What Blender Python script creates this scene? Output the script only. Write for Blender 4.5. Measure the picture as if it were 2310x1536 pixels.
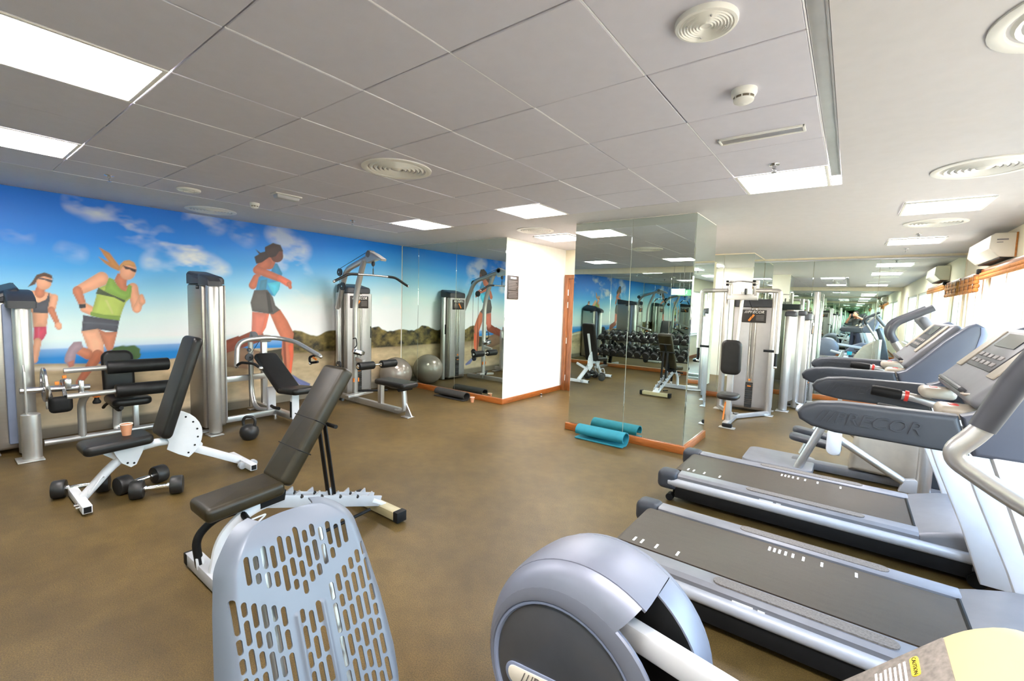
import bpy, bmesh, math, random
import numpy as np
from mathutils import Vector, Matrix, Euler
random.seed(7); np.random.seed(7)
PI = math.pi
SC = bpy.context.scene
COL = SC.collection
for o in list(bpy.data.objects): bpy.data.objects.remove(o)

# ------------------------------------------------------------------ camera
FPX = 1012.0
def cam_axes(pitch, yaw, roll):
    cy, sy, cp, sp, cr, sr = math.cos(yaw), math.sin(yaw), math.cos(pitch), math.sin(pitch), math.cos(roll), math.sin(roll)
    f, r, u = Vector((-sy, cy, 0)), Vector((cy, sy, 0)), Vector((0, 0, 1))
    f2, u2 = cp * f - sp * u, sp * f + cp * u
    return cr * r + sr * u2, -sr * r + cr * u2, f2
CR, CU, CF = cam_axes(math.radians(4.6), math.radians(36.95), math.radians(1.75))
CAMZ = 1.6
cd = bpy.data.cameras.new('camera'); cam = bpy.data.objects.new('camera', cd); COL.objects.link(cam)
cd.sensor_width = 36.0; cd.lens = 36.0 * FPX / 2310.0; cd.clip_start = 0.01; cd.clip_end = 500
cam.matrix_world = Matrix(((CR.x, CU.x, -CF.x, 0), (CR.y, CU.y, -CF.y, 0), (CR.z, CU.z, -CF.z, CAMZ), (0, 0, 0, 1)))
SC.camera = cam

# ------------------------------------------------------------------ world, exposure
w = bpy.data.worlds.new('sky'); SC.world = w; w.use_nodes = True
nt = w.node_tree; nt.nodes.clear()
wo = nt.nodes.new('ShaderNodeOutputWorld'); bg = nt.nodes.new('ShaderNodeBackground'); sk = nt.nodes.new('ShaderNodeTexSky')
sk.sky_type = 'NISHITA'; sk.sun_disc = False; sk.sun_elevation = math.radians(48); sk.sun_rotation = math.radians(200); sk.air_density = 1.2; sk.dust_density = 2.0
nt.links.new(sk.outputs[0], bg.inputs[0]); nt.links.new(bg.outputs[0], wo.inputs[0]); bg.inputs[1].default_value = 2.1
sl = bpy.data.lights.new('sun', 'SUN'); sl.energy = 3.5; sl.angle = math.radians(0.6); sl.color = (1.0, 0.88, 0.70)
so = bpy.data.objects.new('sun', sl); COL.objects.link(so); so.rotation_euler = Vector((0.75, 0.25, -0.9)).to_track_quat('-Z', 'Y').to_euler(); so.location = (-5, 0, 12)
SC.view_settings.view_transform = 'Standard'; SC.view_settings.look = 'None'; SC.view_settings.gamma = 1.0
SC.view_settings.use_curve_mapping = False
SC.cycles.max_bounces = 16; SC.cycles.glossy_bounces = 12; SC.cycles.transparent_max_bounces = 12
SC.view_settings.exposure = 1.18
LIGHT_POWER = 24.0
LIGHT_COL = (1.0, 0.955, 0.945)

# ------------------------------------------------------------------ materials
def lin(c):
    return tuple(((x / 255.0) / 12.92 if x / 255.0 <= 0.04045 else ((x / 255.0 + 0.055) / 1.055) ** 2.4) for x in c)
MATS = {}
def mat(name, col, rough=0.5, metal=0.0, var=0.06, scale=12.0, bump=0.0, bscale=200.0, coat=0.0, spec=0.5, stretch=None):
    m = bpy.data.materials.new(name); m.use_nodes = True; MATS[name] = m
    n = m.node_tree.nodes; l = m.node_tree.links
    p = n['Principled BSDF']; p.inputs['Roughness'].default_value = rough; p.inputs['Metallic'].default_value = metal
    p.inputs['Coat Weight'].default_value = coat; p.inputs['Specular IOR Level'].default_value = spec
    tc = n.new('ShaderNodeTexCoord'); mp = n.new('ShaderNodeMapping'); l.new(tc.outputs['Object'], mp.inputs[0])
    if stretch: mp.inputs['Scale'].default_value = stretch
    nz = n.new('ShaderNodeTexNoise'); nz.inputs['Scale'].default_value = scale; nz.inputs['Detail'].default_value = 4
    l.new(mp.outputs[0], nz.inputs['Vector'])
    rp = n.new('ShaderNodeValToRGB'); l.new(nz.outputs['Fac'], rp.inputs[0])
    rp.color_ramp.elements[0].position = 0.3; rp.color_ramp.elements[1].position = 0.7
    rp.color_ramp.elements[0].color = tuple(max(0, c * (1 - var)) for c in col) + (1,)
    rp.color_ramp.elements[1].color = tuple(min(1, c * (1 + var)) for c in col) + (1,)
    l.new(rp.outputs[0], p.inputs['Base Color'])
    if bump:
        b = n.new('ShaderNodeBump'); b.inputs['Strength'].default_value = bump; b.inputs['Distance'].default_value = 0.002
        n2 = n.new('ShaderNodeTexNoise'); n2.inputs['Scale'].default_value = bscale; n2.inputs['Detail'].default_value = 3
        l.new(mp.outputs[0], n2.inputs['Vector']); l.new(n2.outputs['Fac'], b.inputs['Height']); l.new(b.outputs[0], p.inputs['Normal'])
    return m
mat('ceiling', (0.625, 0.615, 0.69), 0.85, var=0.02, bump=0.15, bscale=400)
mat('plaster', (0.60, 0.585, 0.60), 0.8, var=0.02, bump=0.1, bscale=120)
mat('wall_white', (0.95, 0.93, 0.86), 0.7, var=0.015, bump=0.08, bscale=150)
mat('wall_cream', (0.86, 0.78, 0.6), 0.7, var=0.02)
mat('skirting', (0.34, 0.098, 0.018), 0.3, var=0.3, scale=6, stretch=(1, 1, 14), coat=0.4)
mat('door_wood', (0.24, 0.08, 0.022), 0.35, var=0.35, scale=5, stretch=(10, 10, 1), coat=0.3)
mat('silver', (0.52, 0.51, 0.49), 0.34, 0.75, var=0.03)
mat('silver_panel', (0.42, 0.39, 0.35), 0.36, 0.85, var=0.04, scale=4, stretch=(1, 1, 30))
mat('tower_front', (0.40, 0.385, 0.375), 0.4, 0.55, var=0.04)
mat('white_coat', (0.66, 0.67, 0.69), 0.35, 0.0, var=0.03)
mat('chrome', (0.8, 0.8, 0.8), 0.12, 1.0, var=0.02)
mat('steel', (0.55, 0.55, 0.56), 0.25, 1.0, var=0.06)
mat('vinyl', (0.012, 0.011, 0.010), 0.38, var=0.2, bump=0.25, bscale=350, spec=0.3)
mat('vinyl_brown', (0.026, 0.019, 0.008), 0.40, var=0.25, bump=0.3, bscale=300, spec=0.4)
mat('dark_plastic', (0.04, 0.042, 0.05), 0.45, var=0.1)
mat('black', (0.009, 0.009, 0.009), 0.55, var=0.2, spec=0.2)
mat('foam', (0.009, 0.009, 0.009), 0.45, var=0.2, bump=0.2, bscale=500, spec=0.3)
mat('arm_blue', (0.042, 0.047, 0.056), 0.48, var=0.05, bump=0.1, bscale=700, spec=0.35)
mat('panel_blue', (0.22, 0.26, 0.37), 0.42, var=0.04)
mat('rail_grey', (0.20, 0.20, 0.215), 0.45, 0.2, var=0.06)
mat('pale_grey', (0.44, 0.45, 0.47), 0.4, 0.15, var=0.03)
mat('cream_plastic', (0.40, 0.34, 0.19), 0.4, var=0.02)
mat('seat_blue', (0.125, 0.145, 0.18), 0.45, 0.15, var=0.03)
mat('shell_blue', (0.22, 0.235, 0.295), 0.46, 0.45, var=0.03)
mat('disc_grey', (0.07, 0.074, 0.085), 0.3, 0.2, var=0.06, coat=0.5)
mat('belt', (0.050, 0.036, 0.023), 0.48, var=0.12, scale=8, stretch=(1, 6, 1), bump=0.3, bscale=900)
mat('grip_tan', (0.16, 0.14, 0.12), 0.85, var=0.3, scale=120)
mat('mark_white', (0.85, 0.83, 0.78), 0.6)
mat('cheek', (0.085, 0.095, 0.125), 0.42, var=0.04)
mat('pod_beige', (0.40, 0.35, 0.28), 0.4)
mat('lit_edge_white', (0.92, 0.92, 0.95), 0.4, var=0.02)  # near-white paint standing in for light on the tile edges
mat('orange', (0.85, 0.22, 0.02), 0.4)
mat('red', (0.6, 0.03, 0.02), 0.4)
mat('yellow', (0.85, 0.6, 0.03), 0.45)
mat('cyan', (0.03, 0.52, 0.68), 0.5)
mat('teal_foam', (0.012, 0.20, 0.26), 0.75, var=0.1, bump=0.3, bscale=300)
mat('mat_black', (0.03, 0.028, 0.025), 0.7, var=0.15, bump=0.3, bscale=300)
mat('mat_edge', (0.09, 0.085, 0.08), 0.8)
mat('ball', (0.27, 0.23, 0.19), 0.25, 0.3, var=0.04)
mat('paper_cup', (0.62, 0.27, 0.14), 0.6, var=0.08)
mat('paper_white', (0.85, 0.78, 0.66), 0.7)
mat('sign_brown', (0.022, 0.016, 0.013), 0.5)
mat('print_grey', (0.26, 0.24, 0.23), 0.6)
mat('iron', (0.026, 0.025, 0.024), 0.42, 0.3, var=0.15)
mat('skin', (0.55, 0.27, 0.16), 0.5)
mat('shirt', (0.04, 0.045, 0.042), 0.8)
mat('trousers', (0.03, 0.035, 0.06), 0.8)
mat('hair', (0.012, 0.009, 0.007), 0.6)
mat('grille', (0.80, 0.79, 0.75), 0.45, var=0.02)
mat('grille_dark', (0.22, 0.18, 0.13), 0.6)
mat('aluminium', (0.62, 0.63, 0.66), 0.3, 0.6, var=0.04)
mat('ac_white', (0.80, 0.74, 0.62), 0.4, var=0.015)
mat('blind', (0.50, 0.19, 0.04), 0.8, var=0.3, scale=30)
mat('frame_white', (0.8, 0.78, 0.74), 0.4)
mat('terrace', (0.42, 0.33, 0.22), 0.9, var=0.1, scale=1.5)
mat('glass_edge', (0.25, 0.5, 0.42), 0.1, 0.3)
mat('screen', (0.02, 0.025, 0.03), 0.15, coat=0.6)
mat('screen_amber', (0.42, 0.27, 0.10), 0.5)
# rubber floor
def floor_mat():
    m = mat('rubber_floor', (0.1, 0.1, 0.1), 0.46, bump=0.4, bscale=220, spec=0.28); n = m.node_tree.nodes; l = m.node_tree.links; p = n['Principled BSDF']
    tc = n.new('ShaderNodeTexCoord')
    a = n.new('ShaderNodeTexNoise'); a.inputs['Scale'].default_value = 1.1; a.inputs['Detail'].default_value = 6
    b = n.new('ShaderNodeTexNoise'); b.inputs['Scale'].default_value = 170; b.inputs['Detail'].default_value = 2
    v = n.new('ShaderNodeTexNoise'); v.inputs['Scale'].default_value = 9; v.inputs['Detail'].default_value = 8
    for x in (a, b, v): l.new(tc.outputs['Object'], x.inputs['Vector'])
    r1 = n.new('ShaderNodeValToRGB'); r1.color_ramp.elements[0].color = (0.074, 0.047, 0.014, 1); r1.color_ramp.elements[1].color = (0.122, 0.080, 0.026, 1)
    r1.color_ramp.elements[0].position = .35; r1.color_ramp.elements[1].position = .65
    r2 = n.new('ShaderNodeValToRGB'); r2.color_ramp.elements[0].color = (0.72, 0.72, 0.74, 1); r2.color_ramp.elements[1].color = (1.25, 1.22, 1.15, 1)
    r2.color_ramp.elements[0].position = .38; r2.color_ramp.elements[1].position = .62
    r3 = n.new('ShaderNodeValToRGB'); r3.color_ramp.elements[0].color = (0.88, 0.88, 0.88, 1); r3.color_ramp.elements[1].color = (1.12, 1.12, 1.1, 1)
    r3.color_ramp.elements[0].position = .35; r3.color_ramp.elements[1].position = .68
    l.new(a.outputs['Fac'], r1.inputs[0]); l.new(b.outputs['Fac'], r2.inputs[0]); l.new(v.outputs['Fac'], r3.inputs[0])
    m1 = n.new('ShaderNodeMixRGB'); m1.blend_type = 'MULTIPLY'; m1.inputs[0].default_value = 1
    m2 = n.new('ShaderNodeMixRGB'); m2.blend_type = 'MULTIPLY'; m2.inputs[0].default_value = 1
    l.new(r1.outputs[0], m1.inputs[1]); l.new(r2.outputs[0], m1.inputs[2]); l.new(m1.outputs[0], m2.inputs[1]); l.new(r3.outputs[0], m2.inputs[2])
    l.new(m2.outputs[0], p.inputs['Base Color'])
floor_mat()
def simple(name, fn):
    m = bpy.data.materials.new(name); m.use_nodes = True; MATS[name] = m; fn(m, m.node_tree.nodes, m.node_tree.links)
def _mirror(m, n, l):
    p = n['Principled BSDF']; p.inputs['Metallic'].default_value = 1; p.inputs['Roughness'].default_value = 0.0
    p.inputs['Base Color'].default_value = (0.74, 0.83, 0.78, 1)
simple('mirror', _mirror)
def _glass(m, n, l):
    n.clear(); o = n.new('ShaderNodeOutputMaterial'); t = n.new('ShaderNodeBsdfTransparent'); g = n.new('ShaderNodeBsdfGlossy'); g.inputs['Roughness'].default_value = 0.0
    f = n.new('ShaderNodeFresnel'); f.inputs[0].default_value = 1.5; x = n.new('ShaderNodeMixShader')
    t.inputs[0].default_value = (0.93, 0.96, 0.95, 1)
    ge = n.new('ShaderNodeNewGeometry'); iv = n.new('ShaderNodeMath'); iv.operation = 'SUBTRACT'; iv.inputs[0].default_value = 1.0; l.new(ge.outputs['Backfacing'], iv.inputs[1])
    mu = n.new('ShaderNodeMath'); mu.operation = 'MULTIPLY'; l.new(f.outputs[0], mu.inputs[0]); l.new(iv.outputs[0], mu.inputs[1])
    l.new(mu.outputs[0], x.inputs[0]); l.new(t.outputs[0], x.inputs[1]); l.new(g.outputs[0], x.inputs[2]); l.new(x.outputs[0], o.inputs[0])
simple('glass', _glass)
def _emit(col, s):
    def f(m, n, l):
        p = n['Principled BSDF']; p.inputs['Base Color'].default_value = (0.9, 0.9, 0.9, 1)
        p.inputs['Emission Color'].default_value = col + (1,); p.inputs['Emission Strength'].default_value = s
    return f
simple('lamp', _emit(LIGHT_COL, LIGHT_POWER))
simple('exit_green', _emit((0.01, 0.6, 0.16), 0.5))
simple('exit_white', _emit((0.9, 1.0, 0.9), 0.7))
simple('display', _emit((0.75, 0.55, 0.25), 0.35))

# ------------------------------------------------------------------ mesh helpers
def V(*a): return Vector(a)
def fil(pts, r, n=6):
    """round the inner corners of a polyline"""
    P = [Vector(p) for p in pts]; out = [P[0]]
    for i in range(1, len(P) - 1):
        a, b, c = P[i - 1], P[i], P[i + 1]; u = (a - b); v = (c - b)
        d = min(r, u.length * 0.48, v.length * 0.48); p, q = b + u.normalized() * d, b + v.normalized() * d
        for k in range(n + 1):
            t = k / n; out.append(p * (1 - t) ** 2 + b * 2 * t * (1 - t) + q * t * t)
    out.append(P[-1]); return out
class MB:
    def __init__(s): s.bm = bmesh.new()
    def _new(s, fn):
        t = bmesh.new(); fn(t); me = bpy.data.meshes.new('t'); t.to_mesh(me); t.free(); s.bm.from_mesh(me); bpy.data.meshes.remove(me); return s
    def box(s, c, size, rot=None, bev=0.0, seg=2, taper=None):
        def f(t):
            bmesh.ops.create_cube(t, size=1.0)
            for v in t.verts: v.co = Vector((v.co.x * size[0], v.co.y * size[1], v.co.z * size[2]))
            if taper:
                for v in t.verts:
                    if v.co.z > 0: v.co.x *= taper[0]; v.co.y *= taper[1]
            if bev: bmesh.ops.bevel(t, geom=t.edges[:], offset=min(bev, min(size) * 0.49), segments=seg, profile=0.5, affect='EDGES', clamp_overlap=True)
            M = Matrix.Translation(Vector(c)) @ (Euler(rot).to_matrix().to_4x4() if rot else Matrix())
            bmesh.ops.transform(t, matrix=M, verts=t.verts[:])
        return s._new(f)
    def beam(s, p, q, w, h, up=(0, 0, 1), bev=0.004, seg=2):
        p, q = Vector(p), Vector(q); x = (q - p); L = x.length; x.normalize(); u = Vector(up)
        if abs(x.dot(u)) > 0.98: u = Vector((1, 0, 0))
        y = u.cross(x).normalized(); z = x.cross(y)
        M = Matrix((x, y, z)).transposed().to_4x4(); M.translation = (p + q) / 2
        def f(t):
            bmesh.ops.create_cube(t, size=1.0)
            for v in t.verts: v.co = Vector((v.co.x * L, v.co.y * w, v.co.z * h))
            if bev: bmesh.ops.bevel(t, geom=t.edges[:], offset=bev, segments=seg, profile=0.5, affect='EDGES', clamp_overlap=True)
            bmesh.ops.transform(t, matrix=M, verts=t.verts[:])
        return s._new(f)
    def tube(s, pts, r, n=12, caps=True, flat=1.0):
        P = [Vector(p) for p in pts]; R = r if isinstance(r, (list, tuple)) else [r] * len(P)
        bm = s.bm; rings = []; T = []
        for i in range(len(P)):
            d = (P[min(i + 1, len(P) - 1)] - P[max(i - 1, 0)]); T.append(d.normalized())
        up = Vector((0, 0, 1)) if abs(T[0].z) < 0.9 else Vector((1, 0, 0))
        a = up.cross(T[0]).normalized()
        for i in range(len(P)):
            a = (a - T[i] * a.dot(T[i])).normalized(); b = T[i].cross(a)
            rings.append([bm.verts.new(P[i] + (a * math.cos(2 * PI * k / n) + b * flat * math.sin(2 * PI * k / n)) * R[i]) for k in range(n)])
        for i in range(len(P) - 1):
            for k in range(n): bm.faces.new((rings[i][k], rings[i][(k + 1) % n], rings[i + 1][(k + 1) % n], rings[i + 1][k]))
        if caps: bm.faces.new(rings[0][::-1]); bm.faces.new(rings[-1])
        return s
    def lathe(s, prof, c=(0, 0, 0), axis=(0, 0, 1), n=24, a0=0, a1=2 * PI, caps=True):
        """prof: (radius, height) along axis"""
        z = Vector(axis).normalized(); x = (Vector((1, 0, 0)) if abs(z.x) < 0.9 else Vector((0, 1, 0))); y = z.cross(x).normalized(); x = y.cross(z); c = Vector(c); bm = s.bm
        full = abs(a1 - a0 - 2 * PI) < 1e-6; m = n if full else n + 1
        rings = [[bm.verts.new(c + z * h + (x * math.cos(a0 + (a1 - a0) * k / n) + y * math.sin(a0 + (a1 - a0) * k / n)) * max(r, 1e-5)) for k in range(m)] for r, h in prof]
        for i in range(len(prof) - 1):
            for k in range(n): bm.faces.new((rings[i][k], rings[i][(k + 1) % m], rings[i + 1][(k + 1) % m], rings[i + 1][k]))
        if caps and full:
            if prof[0][0] > 1e-4: bm.faces.new(rings[0][::-1])
            if prof[-1][0] > 1e-4: bm.faces.new(rings[-1])
        return s
    def cyl(s, p, q, r, n=16, bev=0.0):
        p, q = Vector(p), Vector(q); L = (q - p).length
        pr = [(r, 0), (r, L)] if not bev else [(r - bev, 0), (r - bev * .3, bev * .3), (r, bev), (r, L - bev), (r - bev * .3, L - bev * .3), (r - bev, L)]
        return s.lathe(pr, p, q - p, n)
    def prism(s, poly, axis, lo, hi, bev=0.0, seg=2):
        """extruded outline; axis x: poly is (y,z), axis y: (x,z), axis z: (x,y)"""
        def pt(a, b, h): return {'x': (h, a, b), 'y': (a, h, b), 'z': (a, b, h)}[axis]
        def f(t):
            A = [t.verts.new(pt(a, b, lo)) for a, b in poly]; B = [t.verts.new(pt(a, b, hi)) for a, b in poly]; n = len(poly)
            f1 = t.faces.new(A); f2 = t.faces.new(B[::-1])
            for i in range(n): t.faces.new((A[i], B[i], B[(i + 1) % n], A[(i + 1) % n]))
            bmesh.ops.recalc_face_normals(t, faces=t.faces[:])
            if bev: bmesh.ops.bevel(t, geom=list(set(list(f1.edges) + list(f2.edges))), offset=bev, segments=seg, profile=0.5, affect='EDGES', clamp_overlap=True)
        return s._new(f)
    def ball(s, c, r, n=20, sc=(1, 1, 1)):
        def f(t):
            bmesh.ops.create_uvsphere(t, u_segments=n, v_segments=max(6, n // 2), radius=r)
            bmesh.ops.transform(t, matrix=Matrix.Translation(Vector(c)) @ Matrix.Diagonal((*sc, 1)), verts=t.verts[:])
        return s._new(f)
    def pad(s, c, size, rot=None, bev=0.03, puff=0.0, corner=0.0):
        """upholstered cushion: rounded slab, optional rounded plan corners"""
        def f(t):
            bmesh.ops.create_cube(t, size=1.0)
            for v in t.verts: v.co = Vector((v.co.x * size[0], v.co.y * size[1], v.co.z * size[2]))
            if corner: bmesh.ops.bevel(t, geom=[e for e in t.edges if abs((e.verts[0].co - e.verts[1].co).z) > size[2] * .5], offset=corner, segments=5, profile=0.5, affect='EDGES', clamp_overlap=True)
            caps = [fc for fc in t.faces if abs(fc.normal.z) > .9]
            bmesh.ops.bevel(t, geom=list({e for fc in caps for e in fc.edges}), offset=min(bev, size[2] * .48), segments=4, profile=0.5, affect='EDGES', clamp_overlap=True)
            M = Matrix.Translation(Vector(c)) @ (Euler(rot).to_matrix().to_4x4() if rot else Matrix())
            bmesh.ops.transform(t, matrix=M, verts=t.verts[:])
        return s._new(f)
    def xf(s, M): bmesh.ops.transform(s.bm, matrix=M, verts=s.bm.verts[:]); return s
    def done(s, name, m, parent=None, ang=32, label=None, world=True):
        me = bpy.data.meshes.new(name)
        if parent is not None and world:
            o = world_loc(parent); bmesh.ops.translate(s.bm, vec=-o, verts=s.bm.verts[:])
        s.bm.to_mesh(me); s.bm.free()
        return link(name, me, m, parent, ang, label)
def world_loc(o):
    v = Vector((0, 0, 0))
    while o is not None: v = v + o.location; o = o.parent
    return v
def link(name, me, m, parent=None, ang=32, label=None):
    me.polygons.foreach_set('use_smooth', [True] * len(me.polygons))
    try: me.set_sharp_from_angle(angle=math.radians(ang))
    except Exception: pass
    if m: me.materials.append(MATS[m] if isinstance(m, str) else m)
    o = bpy.data.objects.new(name, me); COL.objects.link(o)
    if parent is not None: o.parent = parent
    if label: o['label'] = label
    return o
def thing(name, label, cat, loc=(0, 0, 0), group=None):
    o = bpy.data.objects.new(name, None); COL.objects.link(o); o.location = loc; o.empty_display_size = 0.1
    o['label'] = label; o['category'] = cat
    if group: o['group'] = group
    return o
def tag(o, label, cat, group=None):
    o['label'] = label; o['category'] = cat
    if group: o['group'] = group
    return o
def struct(o): o['kind'] = 'structure'; return o
def dup(root, loc, label=None, rotz=None, group=None):
    def rec(o, par):
        c = o.copy(); COL.objects.link(c)
        if par is not None: c.parent = par
        for ch in o.children: rec(ch, c)
        return c
    r = rec(root, None); r.location = loc
    if rotz is not None: r.rotation_euler = (0, 0, rotz)
    if label: r['label'] = label
    if group: r['group'] = group
    return r
def centre(o, at=None):
    """put a single-mesh thing's origin at its base"""
    me = o.data; n = len(me.vertices); a = np.empty(n * 3); me.vertices.foreach_get('co', a); a = a.reshape(-1, 3)
    b = np.array(at) if at is not None else np.array([(a[:, 0].min() + a[:, 0].max()) / 2, (a[:, 1].min() + a[:, 1].max()) / 2, a[:, 2].min()])
    a -= b; me.vertices.foreach_set('co', a.ravel()); o.location = Vector(b); me.update(); return o
def lettering(name, s, size, M, m, parent, depth=0.001, shear=0.25, label=None, sx=1.0):
    """flat raised lettering; M places text x/y axes in the world"""
    cu = bpy.data.curves.new('t', 'FONT'); cu.body = s; cu.size = size; cu.extrude = depth; cu.shear = shear; cu.align_x = 'CENTER'; cu.align_y = 'CENTER'; cu.resolution_u = 2
    ob = bpy.data.objects.new('t', cu); COL.objects.link(ob); bpy.context.view_layer.update()
    me = bpy.data.meshes.new_from_object(ob.evaluated_get(bpy.context.evaluated_depsgraph_get())); bpy.data.objects.remove(ob); bpy.data.curves.remove(cu)
    me.transform(Matrix.Diagonal((sx, 1, 1, 1))); me.transform(M)
    if parent is not None: me.transform(Matrix.Translation(-world_loc(parent)))
    me.materials.clear()
    return link(name, me, m, parent, 30, label)
def frame(o, x, y):
    """matrix with text right = x, text up = y at origin o"""
    x = Vector(x).normalized(); y = Vector(y).normalized(); z = x.cross(y)
    M = Matrix((x, y, z)).transposed().to_4x4(); M.translation = Vector(o); return M
def rrect(w, h, r, n=5, cx=0, cy=0):
    out = []
    for sx, sy, a in ((1, 1, 0), (-1, 1, 90), (-1, -1, 180), (1, -1, 270)):
        for k in range(n + 1):
            t = math.radians(a + 90 * k / n); out.append((cx + sx * (w / 2 - r) + r * math.cos(t), cy + sy * (h / 2 - r) + r * math.sin(t)))
    return out

# ------------------------------------------------------------------ the room
H = 2.64
XL, XR, YB, YF = -6.87, 1.42, -1.15, 10.15
def slab(name, x0, x1, y0, y1, z0, z1, m, parent=None, bev=0.0):
    return MB().box(((x0 + x1) / 2, (y0 + y1) / 2, (z0 + z1) / 2), (x1 - x0, y1 - y0, z1 - z0), bev=bev).done(name, m, parent)
struct(slab('floor', XL - .15, XR + .15, YB - .15, YF + .15, -0.1, 0, 'rubber_floor'))
ceil = struct(slab('ceiling', XL - .15, XR + .15, YB - .15, YF + .15, H + 0.06, H + 0.16, 'plaster'))
struct(slab('wall_left', XL - .15, XL, YB - .15, 5.7, 0, H + .06, 'wall_white'))
struct(slab('wall_back', XL, XR, YB - .15, YB, 0, H + .06, 'wall_cream'))
struct(slab('wall_partition', XL, -4.36, 5.59, 5.7, 0, H + .06, 'wall_white'))
struct(slab('wall_passage', -4.48, -4.36, 5.7, 7.4, 0, H + .06, 'wall_white'))
wd = struct(slab('wall_door', -4.48, -2.4, 7.4, 7.52, 0, H + .06, 'wall_cream'))
struct(slab('wall_niche', -2.5, -2.4, 7.52, 8.95, 0, H + .06, 'wall_cream'))
struct(slab('wall_pier', -2.5, -1.44, 8.95, YF + .12, 0, H + .06, 'wall_cream'))
struct(slab('wall_far', -1.44, XR + .15, YF, YF + .12, 0, H + .06, 'wall_cream'))
struct(slab('wall_column', -2.85, -1.39, 5.07, 5.92, 0, H + .06, 'wall_white'))
# right wall with window openings
WIN = [(0.9, 3.4), (3.6, 6.1), (6.3, 8.7), (8.95, 10.05)]
Z0, Z1 = 0.78, 2.22
wr = MB(); ys = [YB - .15] + [v for a in WIN for v in a] + [YF + .15]
for i in range(0, len(ys), 2): wr.box((XR + .075, (ys[i] + ys[i + 1]) / 2, H / 2 + .03), (.15, ys[i + 1] - ys[i], H + .06))
for a, b in WIN:
    wr.box((XR + .075, (a + b) / 2, Z0 / 2), (.15, b - a, Z0)); wr.box((XR + .075, (a + b) / 2, (Z1 + H + .06) / 2), (.15, b - a, H + .06 - Z1))
struct(wr.done('wall_right', 'wall_cream'))
for i, (a, b) in enumerate(WIN):
    fr = MB(); t = .05; xm = XR + .06
    nm = 2 if b - a > 1.5 else 1
    for y in [a + t / 2, b - t / 2] + [a + (b - a) * k / (nm + 1) for k in range(1, nm + 1)]: fr.box((xm, y, (Z0 + Z1) / 2), (.06, t, Z1 - Z0), bev=.006)
    for z in (Z0 + t / 2, Z1 - t / 2): fr.box((xm, (a + b) / 2, z), (.06, b - a, t), bev=.006)
    wn = struct(fr.done('window_%d' % (i + 1), 'frame_white'))
    e = [a + (b - a) * k / (nm + 1) for k in range(nm + 2)]
    for k in range(nm + 1): slab('pane', xm - .004, xm + .004, e[k] + .03, e[k + 1] - .03, Z0 + .05, Z1 - .05, 'glass', wn)
    slab('window_sill', XR - .05, XR + .03, a - .04, b + .04, Z0 - .03, Z0, 'frame_white', wn, .006)
gt = struct(slab('terrace_ground', XR + .15, 30, -15, 30, -0.3, -0.1, 'terrace'))
# skirting boards
def base(name, x0, x1, y0, y1): return struct(slab(name, x0, x1, y0, y1, 0, 0.088, 'skirting', None, .006))
base('baseboard_partition', -6.85, -4.335, 5.545, 5.59)
base('baseboard_passage', -4.36, -4.335, 5.59, 7.38)
base('baseboard_column_front', -2.878, -1.362, 5.03, 5.07)
base('baseboard_column_side', -1.39, -1.362, 5.07, 5.94)
base('baseboard_pier', -2.4, -1.40, 8.91, 8.95)
base('baseboard_pier_side', -1.44, -1.40, 8.95, YF)
base('baseboard_far', -1.40, XR - .02, YF - .035, YF)
base('baseboard_right', XR - .02, XR, YB, YF)
base('baseboard_back', -6.85, XR - .02, YB, YB + .03)
base('baseboard_door', -3.3, -2.4, 7.375, 7.4)
# mirrors: one thing per wall, a child per pane
def mirror(name, label, axis, pos, edges, z0=.09, z1=2.6, t=.008, sgn=-1):
    lo, hi = edges[0], edges[-1]
    o = thing(name, label, 'mirror', ((lo + hi) / 2, pos, z0) if axis == 'y' else (pos, (lo + hi) / 2, z0), 'wall mirrors')
    for a, b in zip(edges[:-1], edges[1:]):
        m = MB(); g = .0018
        if axis == 'y': m.box(((a + b) / 2, pos + sgn * t / 2, (z0 + z1) / 2), (b - a - 2 * g, t, z1 - z0), bev=.0025, seg=1)
        else: m.box((pos + sgn * t / 2, (a + b) / 2, (z0 + z1) / 2), (t, b - a - 2 * g, z1 - z0), bev=.0025, seg=1)
        m.done('mirror_pane', 'mirror', o, ang=10)
    return o
mirror('wall_mirror', 'three-pane wall mirror beside the running mural and exercise ball', 'y', 5.59, [-6.85, -6.39, -5.43, -4.362], z1=2.63)
mirror('wall_mirror', 'two-pane mirror on the front of the square column above teal mat', 'y', 5.07, [-2.85, -2.10, -1.39], z1=2.63)
mirror('wall_mirror', 'narrow mirror on the window-facing side of the square column', 'x', -1.39, [5.062, 5.92], z1=2.63, sgn=1)
mirror('wall_mirror', 'mirror on the pier to the left of the fly machine', 'y', 8.95, [-2.4, -1.92, -1.432], z1=2.62)
mirror('wall_mirror', 'mirror on the side of the pier behind the weight towers', 'x', -1.44, [8.95, YF], z1=2.62, sgn=1)
mirror('wall_mirror', 'wide far mirror behind the treadmills reflecting the photographer', 'y', YF, [-1.43, -.62, .34, 1.40], z1=2.57)
mirror('wall_mirror', 'long mirror behind the dumbbell rack, seen only in the column mirror', 'y', YB, [-6.8, -5.2, -3.6, -2.0, -.4, 1.38], z0=.1, z1=2.5, sgn=1)
struct(slab('trim_2', -1.43, 1.40, YF - .02, YF, 2.572, 2.60, 'aluminium', None, .004))
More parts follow.
